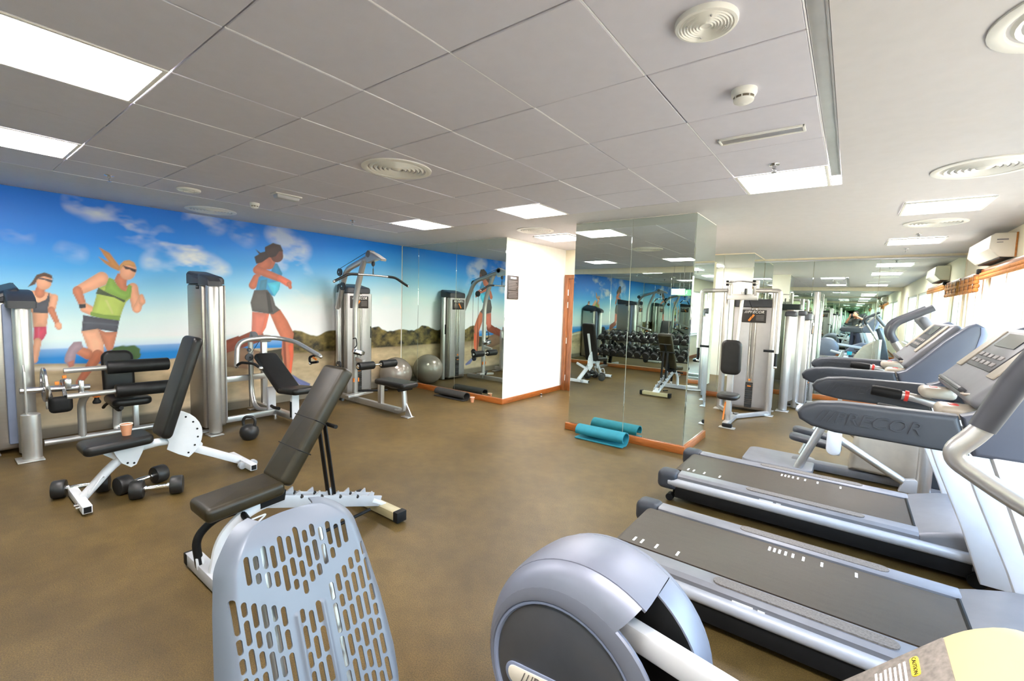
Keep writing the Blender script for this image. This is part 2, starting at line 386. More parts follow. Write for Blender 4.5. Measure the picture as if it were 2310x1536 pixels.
# door
dr = struct(slab('door_1', -4.25, -3.35, 7.355, 7.4, 0.005, 2.1, 'door_wood', None, .004))
for a, b, c, d in ((-4.33, -4.25, 0, 2.18), (-3.35, -3.27, 0, 2.18)): slab('door_jamb', a, b, 7.34, 7.4, c, d, 'door_wood', dr, .005)
slab('door_head', -4.25, -3.35, 7.34, 7.4, 2.105, 2.18, 'door_wood', dr, .005)
for z in (.25, .95, 1.62, 1.85): MB().cyl((-4.245, 7.348, z - .055), (-4.245, 7.348, z + .055), .012, 10).done('hinge', 'chrome', dr)
MB().cyl((-3.45, 7.36, 1.02), (-3.45, 7.30, 1.02), .01).cyl((-3.45, 7.305, 1.02), (-3.57, 7.305, 1.02), .011).done('door_handle', 'chrome', dr)

# ceiling: tiles, plain border, trim
TX = [-.205 - .607 * k for k in range(10)]
TY = [.77 + .625 * j for j in range(-3, 7)]
slab('border_panel', TX[0] + .07, XR, YB, YF, H, H + .06, 'plaster', ceil)
slab('border_panel', XL, TX[0] + .07, TY[-1], YF, H, H + .06, 'plaster', ceil)
slab('border_panel', XL, TX[-1], YB, TY[-1], H, H + .06, 'plaster', ceil)
tr = struct(MB().box((TX[0] + .035, (YB + TY[-1] - .3) / 2, H + .012), (.062, TY[-1] - .3 - YB, .02), bev=.004).box((TX[0] + .064, (YB + TY[-1] - .3) / 2, H + .002), (.008, TY[-1] - .3 - YB, .008)).done('trim_1', 'aluminium'))
LIGHTS = {(0, 8), (4, 8), (7, 8), (4, 2), (7, 2), (0, 2)}
tile_me = None
for k in range(9):
    for j in range(len(TY) - 1):
        x, y = (TX[k] + TX[k + 1]) / 2, (TY[j] + TY[j + 1]) / 2
        if (k, j) in LIGHTS: continue
        if tile_me is None:
            t = MB().box((0, 0, 0), (.607 - .007, .625 - .007, .02), bev=.003, seg=1).done('ceiling_tile', 'ceiling', ceil, world=False); tile_me = t.data
        else:
            t = bpy.data.objects.new('ceiling_tile', tile_me); COL.objects.link(t); t.parent = ceil
        t.location = (x, y, H + .008 + random.uniform(0, .004)); t.rotation_euler = (random.uniform(-.002, .002), random.uniform(-.004, .004), 0)
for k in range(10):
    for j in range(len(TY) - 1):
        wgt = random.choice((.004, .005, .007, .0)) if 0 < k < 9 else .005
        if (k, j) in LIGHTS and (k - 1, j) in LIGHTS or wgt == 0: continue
        MB().box((TX[k], (TY[j] + TY[j + 1]) / 2, H + .002), (wgt, TY[j + 1] - TY[j] - .004, .004)).done('lit_edge_strip', 'lit_edge_white', ceil)  # white strips paint light-catching tile edges along the lengthwise seams
def lamp(cx, cy, sx, sy, label, dz=0.0):
    o = thing('ceiling_light', label, 'ceiling light', (cx, cy, H), 'recessed square ceiling lights')
    f = MB(); t = .022; z = H + .004 + dz
    for s in (-1, 1):
        f.box((cx + s * (sx / 2 - t / 2), cy, z), (t, sy, .016), bev=.003); f.box((cx, cy + s * (sy / 2 - t / 2), z), (sx - 2 * t, t, .016), bev=.003)
    f.done('light_frame', 'grille', o)
    MB().box((cx, cy, H + .012 + dz), (sx - 2 * t - .002, sy - 2 * t - .002, .006), bev=.001).done('diffuser', 'lamp', o)
    return o
LL = {(0, 8): 'lit square ceiling light nearest the smoke detector and vent grille', (4, 8): 'lit square ceiling light above the white passage wall, right of its twin', (7, 8): 'lit square ceiling light above the lat pulldown and wall mirror',
      (4, 2): 'large lit ceiling light at the top left, nearest the camera', (7, 2): 'lit ceiling light at the left edge nearest the mural', (0, 2): 'lit ceiling light overhead behind the photographer'}
for (k, j), lb in LL.items(): lamp((TX[k] + TX[k + 1]) / 2, (TY[j] + TY[j + 1]) / 2, .60, .615, lb)
lamp(.61, 5.80, .6, .62, 'lit ceiling light over the treadmills in the smooth ceiling, right side', -.016)
lamp(.62, 8.28, .6, .6, 'lit ceiling light closest to the far mirror', -.016)
lamp(.62, .35, .6, .6, 'lit ceiling light over the recumbent bike, out of direct view', -.016)
lamp(-3.62, 5.96, .6, .6, 'lit ceiling light in front of the brown door, cut by the column', -.016)
lamp(-2.72, 6.75, .6, .6, 'added unseen ceiling light in the passage hidden by the column', -.016)  # added lamp, out of view, to brighten the passage and door walls
def diffuser(cx, cy, r, label):
    o = thing('air_diffuser', label, 'air vent', (cx, cy, H), 'round ceiling air diffusers')
    MB().lathe([(r, 0), (r, -.008), (r - .02, -.014), (r - .045, -.010), (r - .05, .0), (r - .05, .02)], (cx, cy, H), n=40, caps=False).done('diffuser_rim', 'grille', o)
    MB().lathe([(r - .048, .003), (.002, .003)], (cx, cy, H), n=32, caps=False).done('diffuser_back', 'grille_dark', o)
    for i in range(6):
        a = (r - .06) * (1 - i / 6.3); MB().lathe([(a, .0), (a - .012, -.012), (a - .028, -.004), (a - .014, -.0085)] if i < 5 else [(a, -.002), (a * .6, -.012), (.001, -.013)], (cx, cy, H), n=36, caps=False).done('diffuser_ring', 'grille', o)
diffuser(-2.95, 2.34, .27, 'round ringed air diffuser among the ceiling tiles, mid ceiling')
diffuser(-6.38, 2.24, .27, 'round air diffuser against the ceiling edge above the mural')
diffuser(-3.6, 5.25, .26, 'round air diffuser in front of the passage wall')
diffuser(.60, 2.40, .28, 'round air diffuser at the top right corner of the ceiling')
diffuser(.66, 4.47, .28, 'round air diffuser in smooth ceiling before the treadmill lights')
diffuser(.66, 6.8, .27, 'round air diffuser between the two lights over the treadmills')
def speaker(cx, cy, r, label):
    o = thing('ceiling_speaker', label, 'speaker', (cx, cy, H), 'round ceiling speakers')
    MB().lathe([(r, 0), (r, -.012), (r * .97, -.018), (r * .88, -.02), (r * .86, -.016), (.001, -.016)], (cx, cy, H), n=36, caps=False).done('speaker_body', 'grille', o)
    for i in range(7):
        a = r * (.82 - i * .1); MB().lathe([(a, -.016), (a - .003, -.021), (a - .006, -.016)], (cx, cy, H), n=28, caps=False).done('speaker_ring', 'grille', o)
    for i in range(4):
        t = i * PI / 2 + .5; MB().ball((cx + r * .62 * math.cos(t), cy + r * .62 * math.sin(t), H - .02), .004, 6).done('screw', 'steel', o)
speaker(-.495, 1.765, .107, 'round white ceiling speaker with concentric rings, near right')
speaker(-5.33, 1.68, .1, 'small flat ceiling speaker near the mural edge')
def smoke(cx, cy, r, label):
    o = thing('smoke_detector', label, 'smoke detector', (cx, cy, H), 'smoke detectors')
    MB().lathe([(r, 0), (r, -.016), (r * .93, -.026), (r * .8, -.032)], (cx, cy, H), n=28, caps=False).done('detector_base', 'grille', o)
    MB().lathe([(r * .72, -.031), (r * .72, -.044)], (cx, cy, H), n=24, caps=False).done('detector_slot', 'grille_dark', o)
    MB().lathe([(r * .8, -.043), (r * .76, -.052), (r * .5, -.06), (.001, -.063)], (cx, cy, H), n=24, caps=False).done('detector_cap', 'grille', o)
    for i in range(8):
        t = i * PI / 4; MB().box((cx + r * .75 * math.cos(t), cy + r * .75 * math.sin(t), H - .038), (.005, .005, .014)).done('detector_rib', 'grille', o)
smoke(-.48, 2.40, .056, 'white smoke detector between the speaker and the vent grille')
smoke(-5.41, 2.33, .05, 'small smoke detector near the mural beside the lamp box')
def grille(cx, cy, sx, sy, label):
    o = thing('vent_grille', label, 'vent', (cx, cy, H)); f = MB(); t = .014
    for s in (-1, 1):
        f.box((cx + s * (sx / 2 - t / 2), cy, H - .006), (t, sy, .014), bev=.004); f.box((cx, cy + s * (sy / 2 - t / 2), H - .006), (sx, t, .014), bev=.004)
    f.done('grille_frame', 'grille', o); MB().box((cx, cy, H - .001), (sx - t, sy - t, .003)).done('grille_back', 'grille_dark', o)
    for i in range(5): MB().box((cx, cy - sy / 2 + t + (sy - 2 * t) * (i + .5) / 5, H - .006), (sx - 2 * t, .004, .006), rot=(.6, 0, 0)).done('louvre', 'aluminium', o)
grille(-.505, 3.04, .45, .10, 'long thin slatted vent grille beside a ceiling light')
o = thing('emergency_lamp', 'small rectangular emergency lamp box on the ceiling near the mural', 'lamp', (-4.69, 2.33, H))
MB().box((-4.69, 2.33, H - .004), (.12, .27, .012), bev=.003).done('lamp_plate', 'grille', o); MB().box((-4.69, 2.33, H - .028), (.09, .22, .04), bev=.012, taper=(1.15, 1.08)).done('lamp_cover', 'pale_grey', o)
def sprinkler(cx, cy, label):
    o = thing('sprinkler', label, 'sprinkler', (cx, cy, H), 'ceiling sprinklers')
    MB().lathe([(.035, 0), (.033, -.006), (.012, -.010), (.012, -.03), (.006, -.034)], (cx, cy, H), n=16).done('sprinkler_body', 'steel', o)
    MB().lathe([(.004, -.055), (.016, -.054), (.016, -.057), (.004, -.058)], (cx, cy, H), n=12).done('deflector', 'steel', o)
    m = MB()
    for s in (-1, 1): m.tube(fil([(cx + s * .008, cy, H - .03), (cx + s * .014, cy, H - .042), (cx, cy, H - .056)], .006, 3), .0025, 6)
    m.done('sprinkler_yoke', 'steel', o)
sprinkler(-.51, 3.69, 'sprinkler head just before the light by the ceiling trim')
sprinkler(-5.38, 1.09, 'sprinkler head near the mural at the far left')
sprinkler(-5.34, 3.52, 'sprinkler head near the lat pulldown light')
sprinkler(.60, 7.63, 'sprinkler head before the light nearest the far mirror')
sprinkler(.60, 9.2, 'sprinkler head beside the far mirror top')

# ------------------------------------------------------------------ mural print
def mural():
    y0, y1, z0, z1 = YB + .01, 5.575, 0.0, H - .002; X = XL + .006
    ny, nz = 740, 292
    Yg, Zg = np.meshgrid(np.linspace(y0, y1, ny), np.linspace(z0, z1, nz))
    # the print is laid out in the coordinates of the photograph's view of this wall
    d = np.stack([np.full(Yg.shape, X), Yg, Zg - CAMZ], -1)
    R = np.array([list(CR), [-a for a in CU], list(CF)]); q = d @ R.T
    dep = np.maximum(q[..., 2], .05); px = q[..., 0] / dep * FPX + 1155; py = q[..., 1] / dep * FPX + 768
    L = lambda r, g, b: np.array(lin((r, g, b)))
    rs = np.random.RandomState(3)
    def noise(fy, fz, oct=4):
        out = np.zeros(Yg.shape); amp = 1; tot = 0
        for o_ in range(oct):
            ky, kz = max(2, int(fy * 2 ** o_ * (y1 - y0))), max(2, int(fz * 2 ** o_ * (z1 - z0))); g = rs.rand(kz + 2, ky + 2)
            u = np.linspace(0, ky, ny); v = np.linspace(0, kz, nz); iu = np.minimum(u.astype(int), ky - 1); iv = np.minimum(v.astype(int), kz - 1)
            fu = u - iu; fv = v - iv; fu = fu * fu * (3 - 2 * fu); fv = fv * fv * (3 - 2 * fv)
            a = g[np.ix_(iv, iu)] * (1 - fu) + g[np.ix_(iv, iu + 1)] * fu; b = g[np.ix_(iv + 1, iu)] * (1 - fu) + g[np.ix_(iv + 1, iu + 1)] * fu
            out += amp * (a * (1 - fv[:, None]) + b * fv[:, None]); tot += amp; amp *= .5
        return out / tot
    C = np.zeros(Yg.shape + (3,))
    # sky: deep blue overhead, pale at the horizon, the right half hazier
    tops = [(0.92, (236, 246, 252)), (1.1, (232, 246, 253)), (1.35, (214, 238, 252)), (1.65, (150, 212, 251)), (1.95, (72, 170, 246)), (2.25, (22, 138, 240)), (2.64, (4, 122, 236))]
    zz = Zg + np.clip((Yg - 2.0) * -.10, -.32, .1)
    for ch in range(3): C[..., ch] = np.interp(zz, [t[0] for t in tops], [lin(t[1])[ch] for t in tops])
    hz = np.exp(-((Yg - 3.5) / 1.3) ** 2) * np.clip((1.75 - Zg) / .8, 0, 1); C += (L(250, 250, 246) - C) * (.85 * hz)[..., None]
    def mixin(mask, col):
        nonlocal C
        C = C + (np.asarray(col) - C) * np.clip(mask, 0, 1)[..., None]
    def soft(sd, w=1.5): return np.clip(.5 - sd / w, 0, 1)
    def capsule(p, r0, q_, r1):
        ax, ay = p; bx, by = q_; dx, dy = bx - ax, by - ay; t = np.clip(((px - ax) * dx + (py - ay) * dy) / (dx * dx + dy * dy + 1e-9), 0, 1)
        return np.hypot(px - ax - t * dx, py - ay - t * dy) - (r0 + (r1 - r0) * t)
    def poly(P):
        P = np.array(P, float); n = len(P); inside = np.zeros(px.shape, bool); dist = np.full(px.shape, 1e9)
        bx0, by0 = P.min(0) - 6; bx1, by1 = P.max(0) + 6
        sel = (px > bx0) & (px < bx1) & (py > by0) & (py < by1); a, b = px[sel], py[sel]; ins = np.zeros(a.shape, bool); ds = np.full(a.shape, 1e9)
        for i in range(n):
            (x1, y1_), (x2, y2) = P[i], P[(i + 1) % n]
            c = ((y1_ > b) != (y2 > b)); ins ^= c & (a < (x2 - x1) * (b - y1_) / (y2 - y1_ + 1e-12) + x1)
            t = np.clip(((a - x1) * (x2 - x1) + (b - y1_) * (y2 - y1_)) / ((x2 - x1) ** 2 + (y2 - y1_) ** 2 + 1e-9), 0, 1); ds = np.minimum(ds, np.hypot(a - x1 - t * (x2 - x1), b - y1_ - t * (y2 - y1_)))
        dist[sel] = np.where(ins, -ds, ds); return dist
    def cr(ox, oy, s): return lambda *p: [(ox + x / s, oy + y / s) for x, y in p]
    A = cr(0, 400, 3.84); B = cr(0, 740, 3.49); T = cr(400, 520, 3.2)
    front = q[..., 2] > .4
    # clouds
    n1 = noise(1.6, 3.5, 5); n2 = noise(3, 6, 4)
    for (a, b, r0, r1, s) in (((165, 452), (300, 515), 10, 16, .75), ((300, 515), (345, 545), 10, 6, .5), ((365, 535), (430, 580), 8, 20, .9), ((430, 580), (500, 612), 18, 5, .8), ((340, 590), (400, 615), 8, 4, .5), ((440, 492), (490, 505), 12, 8, .6),
                              ((540, 520), (560, 535), 8, 6, .4), ((622, 525), (672, 566), 8, 14, .6), ((650, 590), (700, 690), 18, 24, .6), ((540, 660), (580, 680), 10, 8, .5), ((740, 665), (860, 690), 14, 22, .35), ((20, 520), (60, 535), 5, 4, .3), ((140, 565), (180, 575), 4, 3, .3)):
        m = np.clip(1 - capsule(a, r0, b, r1) / 22, 0, 1) * np.clip((n1 * .4 + n2 * .6 - .43) * 5, 0, 1) * front; mixin(m * s, L(238, 240, 240))
    mixin(np.clip((noise(.8, 4, 5) - .55) * 5, 0, 1) * np.clip((Zg - 1.2) / .5, 0, 1) * np.clip((.2 - Yg) * 2, 0, 1) * .8, L(235, 240, 245))
    # sea and ground
    sea = np.clip((.98 - Zg) / .02, 0, 1) * (Yg < 3.4); mixin(np.clip((1.08 - Zg) / .12, 0, 1) * .5 * (Yg < 3.4), L(150, 190, 225))
    mixin(sea * np.clip(.55 + (.98 - Zg) * 4, 0, 1), L(20, 130, 205))
    gline = .80 + .03 * np.sin(Yg * 3) + np.clip((Yg - 2.3) * .06, 0, .12)
    g1 = noise(2, 8, 5); g2 = noise(9, 16, 3)
    ground = L(190, 168, 132)[None, None] * (0.55 + .75 * g1 * 1.0)[..., None] * (.75 + .5 * g2)[..., None]
    gm = np.clip((gline - Zg) / .015, 0, 1); C = C + (ground - C) * gm[..., None]
    mixin(np.clip(1 - abs(Zg - gline + .06) / .035, 0, 1) * (Yg < 1.9), L(225, 215, 195))
    mixin(np.clip(1 - abs(Zg - .52 - .2 * np.clip(Yg - 2.6, 0, 1)) / .12, 0, 1) * np.clip((noise(1.2, 3, 4) - .4) * 4, 0, 1) * .55, L(110, 90, 66))
    mixin(np.clip((.36 - Zg) / .3, 0, 1) * .5, L(215, 200, 175)); mixin(np.clip((.14 - Zg) / .04, 0, 1) * .75, L(60, 58, 52))
    # shrubs on the right and by the second runner
    top = 1.02 + .10 * noise(4, 1, 3)[0][None, :] + .09 * np.sin(Yg * 9 + 1) * .5
    bush = np.clip((np.where(Yg > 3.15, top * np.clip((Yg - 3.0) * 2.4, .7, 1), 0) - Zg) / .02, 0, 1) * np.clip((Zg - .72) / .03, 0, 1) * (Yg > 3.15)
    bc = (L(116, 100, 54)[None, None] * np.clip(.1 + 2.4 * (noise(10, 14, 4) - .25), .05, 3)[..., None]); C = C + (bc - C) * bush[..., None]
    tex = .92 + .16 * noise(14, 14, 2)
    def shade(sd, k): return (np.clip(.80 + .30 * np.clip(-sd / k, 0, 1), 0, 1.15) * tex)[..., None]
    def pl(P, col, w=1.6): sd = poly(P); mixin(soft(sd, w) * front, L(*col) * shade(sd, 12))
    def cp(p, r0, q_, r1, col, w=1.6): sd = capsule(p, r0, q_, r1); mixin(soft(sd, w) * front, L(*col) * shade(sd, max(r0, r1)))
    leaf = np.clip(1 - (capsule((265, 800), 14, (300, 796), 16) + 9 * (n2 - .5) * 4) / 3, 0, 1) * front; mixin(leaf, L(70, 100, 50))
    # rock under the third runner
    pl(T((320, 900), (380, 850), (480, 845), (640, 880), (700, 940), (520, 1000), (330, 980)), (150, 120, 95)); pl(T((590, 880), (760, 850), (760, 960), (600, 960)), (60, 55, 40))
    SK, SKD = (236, 172, 138), (205, 128, 96)
    # runner in the dark bra and pink shorts
    cp(*A((-20, 1250)), 12, *A((60, 1500)), 12, (215, 60, 90)); pl(A((205, 990), (330, 975), (430, 1000), (500, 1030), (490, 1070), (430, 1080), (420, 1180), (402, 1300), (288, 1300), (280, 1180), (190, 1080)), SK)
    cp(*A((355, 940)), 9, *A((345, 1000)), 12, SKD); pl(A((285, 1065), (335, 1085), (400, 1058), (425, 998), (440, 1060), (438, 1110), (412, 1178), (286, 1172)), (78, 80, 92))
    cp(*A((470, 1045)), 9, *A((445, 1150)), 8.5, SK); cp(*A((445, 1150)), 8, *A((500, 1270)), 5.5, SKD); cp(*A((505, 1285)), 8, *A((510, 1295)), 7, SK)
    pl(A((292, 1295), (405, 1292), (405, 1350), (380, 1395), (350, 1425), (292, 1418)), (224, 78, 108)); pl(A((330, 1300), (345, 1300), (340, 1420), (326, 1420)), (240, 110, 140)); cp(*A((325, 1425)), 9, *A((298, 1580)), 8, SK)
    cp(*A((385, 895)), 17, *A((380, 905)), 18, SK); pl(A((285, 895), (315, 845), (385, 823), (445, 845), (460, 880), (385, 858), (330, 866), (305, 925), (240, 950)), (95, 66, 50))
    pl(A((325, 862), (385, 875), (458, 892), (455, 912), (425, 905), (385, 888), (330, 880)), (62, 66, 80))
    # blonde runner in the green top
    cp(*A((880, 880)), 16, *A((670, 985)), 11, SK); cp(*A((670, 985)), 11, *A((720, 1110)), 8, SKD); cp(*A((735, 1130)), 11, *A((800, 1160)), 10, SK); pl(A((680, 1100), (740, 1095), (745, 1130), (690, 1135)), (50, 50, 60))
    cp(*A((1150, 960)), 12, *A((1185, 1130)), 11, SK); cp(*A((1185, 1140)), 9, *A((1222, 1060)), 8, SK); cp(*A((1225, 1030)), 5, *A((1230, 1075)), 8, SK)
    pl(A((1020, 830), (1105, 850), (1095, 940), (1120, 930), (1135, 970), (1090, 1000), (1030, 970), (990, 890)), SKD)
    pl(A((945, 868), (985, 885), (1010, 930), (1050, 975), (1092, 990), (1115, 925), (1142, 945), (1132, 1045), (1092, 1080), (1062, 1150), (1034, 1240), (900, 1225), (785, 1198), (825, 1060), (850, 960), (920, 930)), (178, 196, 96))
    pl(A((945, 868), (985, 885), (1010, 930), (1050, 975), (1092, 990), (1115, 925), (1142, 945), (1132, 1030), (1085, 1065), (960, 1010), (905, 985), (920, 930)), (142, 182, 82)); pl(A((852, 955), (905, 985), (960, 1012), (1088, 1066), (1076, 1085), (990, 1040), (830, 1008)), (78, 92, 66))
    pl(A((785, 1165), (900, 1190), (1045, 1200), (1034, 1240), (900, 1225), (785, 1198)), (138, 168, 74)); pl(A((905, 1060), (930, 1060), (985, 1180), (970, 1185)), (214, 222, 132))
    pl(A((720, 1192), (900, 1222), (1034, 1240), (1016, 1342), (860, 1318), (706, 1348)), (80, 80, 92)); pl(A((715, 1250), (870, 1260), (1025, 1275), (1025, 1285), (868, 1272), (712, 1264)), (104, 104, 118))
    pl(B((640, 25), (770, 5), (815, 110), (820, 190), (790, 240), (745, 245), (690, 160)), SK); pl(B((770, 5), (830, 30), (925, 30), (890, 165), (845, 185), (815, 120)), SKD)
    cp(*B((770, 215)), 13, *B((690, 330)), 9, SKD); cp(*B((690, 330)), 9, *B((620, 430)), 7, (190, 110, 80)); cp(*B((690, 205)), 12, *B((600, 165)), 9, SKD)
    pl(B((545, 150), (580, 110), (640, 105), (655, 150), (600, 200), (585, 290), (545, 310), (505, 260), (515, 210)), (165, 140, 150)); pl(B((530, 270), (585, 250), (580, 300), (545, 310)), (205, 130, 110))
    cp(*A((1112, 800)), 18, *A((1105, 820)), 18, SK); pl(A((1030, 810), (1040, 755), (1075, 722), (1120, 716), (1165, 738), (1182, 782), (1120, 765), (1070, 762), (1045, 800)), (214, 160, 104))
    pl(A((1040, 775), (1000, 722), (950, 655), (858, 606), (898, 672), (945, 735), (850, 685), (905, 742), (960, 780), (1030, 812)), (206, 144, 84)); pl(A((1062, 762), (1115, 778), (1182, 800), (1178, 824), (1150, 816), (1122, 797), (1088, 796)), (58, 44, 52))
    # dark-haired runner in blue top
    D1, D2, D3 = (196, 112, 82), (150, 78, 56), (226, 120, 92)
    cp(*T((575, 760)), 15, *T((345, 850)), 11, D2); pl(T((330, 800), (440, 760), (470, 790), (380, 860), (325, 862)), D2)
    pl(T((540, 585), (662, 598), (640, 690), (612, 745), (585, 775), (535, 745)), (206, 118, 98)); pl(T((640, 600), (664, 600), (640, 700), (612, 745), (605, 730)), D3)
    pl(T((668, 600), (742, 568), (795, 650), (842, 745), (832, 800), (838, 900), (822, 1035), (782, 1012), (752, 890), (757, 790), (715, 710)), D1); pl(T((800, 830), (838, 800), (838, 900), (822, 1035), (805, 1020), (815, 920)), (236, 108, 74)); pl(T((760, 800), (780, 800), (790, 1000), (775, 1000)), D2)
    pl(T((826, 1035), (880, 1070), (960, 1105), (955, 1122), (890, 1120), (840, 1075)), (110, 116, 160))
    cp(*T((575, 345)), 10, *T((545, 395)), 9, D1); pl(T((690, 235), (722, 238), (758, 310), (745, 365), (735, 425), (702, 475), (565, 432), (588, 335), (640, 318), (680, 290)), (56, 148, 196)); pl(T((650, 380), (745, 365), (735, 425), (702, 475), (670, 420)), (84, 206, 232)); pl(T((600, 360), (650, 350), (640, 430), (590, 425)), (70, 140, 170))
    pl(T((555, 430), (650, 428), (690, 480), (708, 540), (742, 572), (690, 605), (540, 583), (528, 520)), (88, 84, 82)); pl(T((640, 440), (665, 450), (690, 590), (660, 595)), (60, 58, 58))
    cp(*T((690, 200)), 9, *T((660, 240)), 13, D1); cp(*T((640, 235)), 13, *T((575, 285)), 9, D1); cp(*T((578, 285)), 9, *T((735, 345)), 7.5, D1); cp(*T((740, 345)), 7, *T((800, 380)), 8, D3); cp(*T((805, 385)), 5, *T((815, 410)), 4, D1)
    cp(*T((715, 165)), 15, *T((720, 185)), 14, (112, 62, 48)); pl(T((635, 190), (632, 120), (690, 90), (745, 105), (765, 150), (735, 150), (712, 185), (680, 195)), (58, 38, 34)); pl(T((640, 150), (600, 160), (565, 135), (590, 170), (556, 190), (570, 240), (610, 230), (660, 195)), (50, 36, 34))
    n = ny * nz; co = np.stack([np.full(n, X), Yg.ravel(), Zg.ravel()], -1) - np.array([X, 2.2, 0])
    i = np.arange(ny - 1)[None, :] + ny * np.arange(nz - 1)[:, None]; qd = np.stack([i, i + 1, i + 1 + ny, i + ny], -1).reshape(-1, 4)
    me = bpy.data.meshes.new('mural_print'); nf = len(qd)
    me.vertices.add(n); me.vertices.foreach_set('co', co.ravel()); me.loops.add(nf * 4); me.loops.foreach_set('vertex_index', qd.ravel().astype(np.int32))
    me.polygons.add(nf); me.polygons.foreach_set('loop_start', (np.arange(nf) * 4).astype(np.int32)); me.update(calc_edges=True); me.validate()
    at = me.color_attributes.new('print', 'FLOAT_COLOR', 'POINT'); at.data.foreach_set('color', np.concatenate([np.clip(C.reshape(-1, 3) * 1.12, 0, .97) , np.ones((n, 1))], -1).astype(np.float32).ravel())
    def f(m, nn, l):
        p = nn['Principled BSDF']; a = nn.new('ShaderNodeVertexColor'); a.layer_name = 'print'; l.new(a.outputs[0], p.inputs['Base Color']); p.inputs['Roughness'].default_value = .45
    simple('mural', f)
    o = link('mural_print', me, 'mural', None, 180); o.location = (X, 2.2, 0)
    tag(o, 'wall-wide printed mural of three women running beside the sea under blue sky', 'mural')
mural()

# ------------------------------------------------------------------ selectorised machines
LOGO = '///PRECOR'
def tower(par, cx, cy, rot, w, d, h, slope=(0, 0), stack=True):
    """weight stack tower, front faces local -y; returns the matrix"""
    M = Matrix.Translation((cx, cy, 0)) @ Matrix.Rotation(rot, 4, 'Z')
    zt = h - .12
    def D(mb, n, m, p=par, **k): return mb.xf(M).done(n, m, p, **k)
    D(MB().box((0, 0, zt / 2 + .02), (w, d, zt - .04), bev=.03, seg=3), 'tower_shroud', 'silver_panel')
    pw = (w - .13) / 2
    for s in (-1, 1): D(MB().box((s * (w / 2 - pw / 2 - .012), -d / 2 - .006, zt / 2 + .04), (pw, .016, zt - .1), bev=.006), 'front_panel', 'tower_front')
    D(MB().box((0, -d / 2 - .001, zt / 2 + .04), (.12, .006, zt - .12)), 'stack_recess', 'silver_panel')
    for s in (-1, 1): D(MB().cyl((s * .03, -d / 2 - .012, .08), (s * .03, -d / 2 - .012, zt - .03), .006, 8), 'guide_rod', 'chrome')
    for i in range(12): D(MB().box((0, -d / 2 - .012, .09 + i * .034), (.10, .02, .029), bev=.004, seg=1), 'weight_plate', 'iron')
    D(MB().box((0, -d / 2 - .026, .42), (.05, .008, .016), bev=.003), 'selector_pin', 'orange')
    D(MB().box((0, -d / 2 - .024, .52), (.03, .012, .03), bev=.004), 'stack_head', 'orange')
    # cap: rounded slab with a sloping top
    c = MB()
    def f(t):
        bmesh.ops.create_cube(t, size=1)
        for v in t.verts:
            v.co = Vector((v.co.x * (w + .012), v.co.y * (d + .02), .06 if v.co.z > 0 else -.06))
            if v.co.z > 0: v.co.z += slope[0] * v.co.x / (w / 2) + slope[1] * v.co.y / (d / 2)
        bmesh.ops.bevel(t, geom=[e for e in t.edges if abs(e.verts[0].co.z - e.verts[1].co.z) > .05], offset=.05, segments=4, profile=.5, affect='EDGES')
        bmesh.ops.bevel(t, geom=list({e for fc in t.faces if fc.normal.z > .8 for e in fc.edges}), offset=.02, segments=3, profile=.5, affect='EDGES')
    c._new(f); c.xf(Matrix.Translation((0, 0, h - .06))); D(c, 'tower_cap', 'dark_plastic')
    pl = D(MB().box((0, -d / 2 - .02, h - .27), (min(.34, w * .75), .014, .20), bev=.02, seg=3), 'instruction_placard', 'sign_brown')
    R3 = M.to_3x3()
    lettering('placard_lettering', LOGO, .06, frame(M @ Vector((.0, -d / 2 - .029, h - .205)), R3 @ Vector((1, 0, 0)), (0, 0, 1)), 'mark_white', pl)
    D(MB().beam((-.07, -d / 2 - .029, h - .345), (.0, -d / 2 - .029, h - .245), .002, .03), 'placard_stroke', 'orange', pl)
    for i in range(4): D(MB().box((.085, -d / 2 - .028, h - .26 - i * .022), (.11, .002, .006)), 'placard_line', 'print_grey', pl)
    tg = D(MB().box((-w / 2 * .55, d / 2 + .004, h - .16), (.085, .006, .045), bev=.004), 'maker_plate', 'black')
    lettering('plate_lettering', 'PRECOR', .02, frame(M @ Vector((-w / 2 * .55, d / 2 + .009, h - .16)), R3 @ Vector((-1, 0, 0)), (0, 0, 1)), 'print_grey', tg)
    for s in (-1, 1): D(MB().box((s * (w / 2 - .03), d / 2 - .02, .008), (.11, .09, .016), bev=.004), 'tower_foot', 'silver')
    return M
def foot(par, x, y, sx=.16, sy=.09): MB().box((x, y, .007), (sx, sy, .014), bev=.004).done('foot_plate', 'silver', par)
def pulley(par, c, axis, r=.055):
    a = Vector(axis); p = MB(); p.lathe([(r * .35, -.013), (r, -.012), (r * .9, -.003), (r * .9, .003), (r, .012), (r * .35, .013)], c, a, 20)
    o = p.done('pulley', 'dark_plastic', par); MB().cyl(Vector(c) - a * .018, Vector(c) + a * .018, .01, 8).done('pulley_bolt', 'chrome', o); return o
def cable(par, pts): MB().tube(pts, .0035, 6).done('cable', 'black', par)

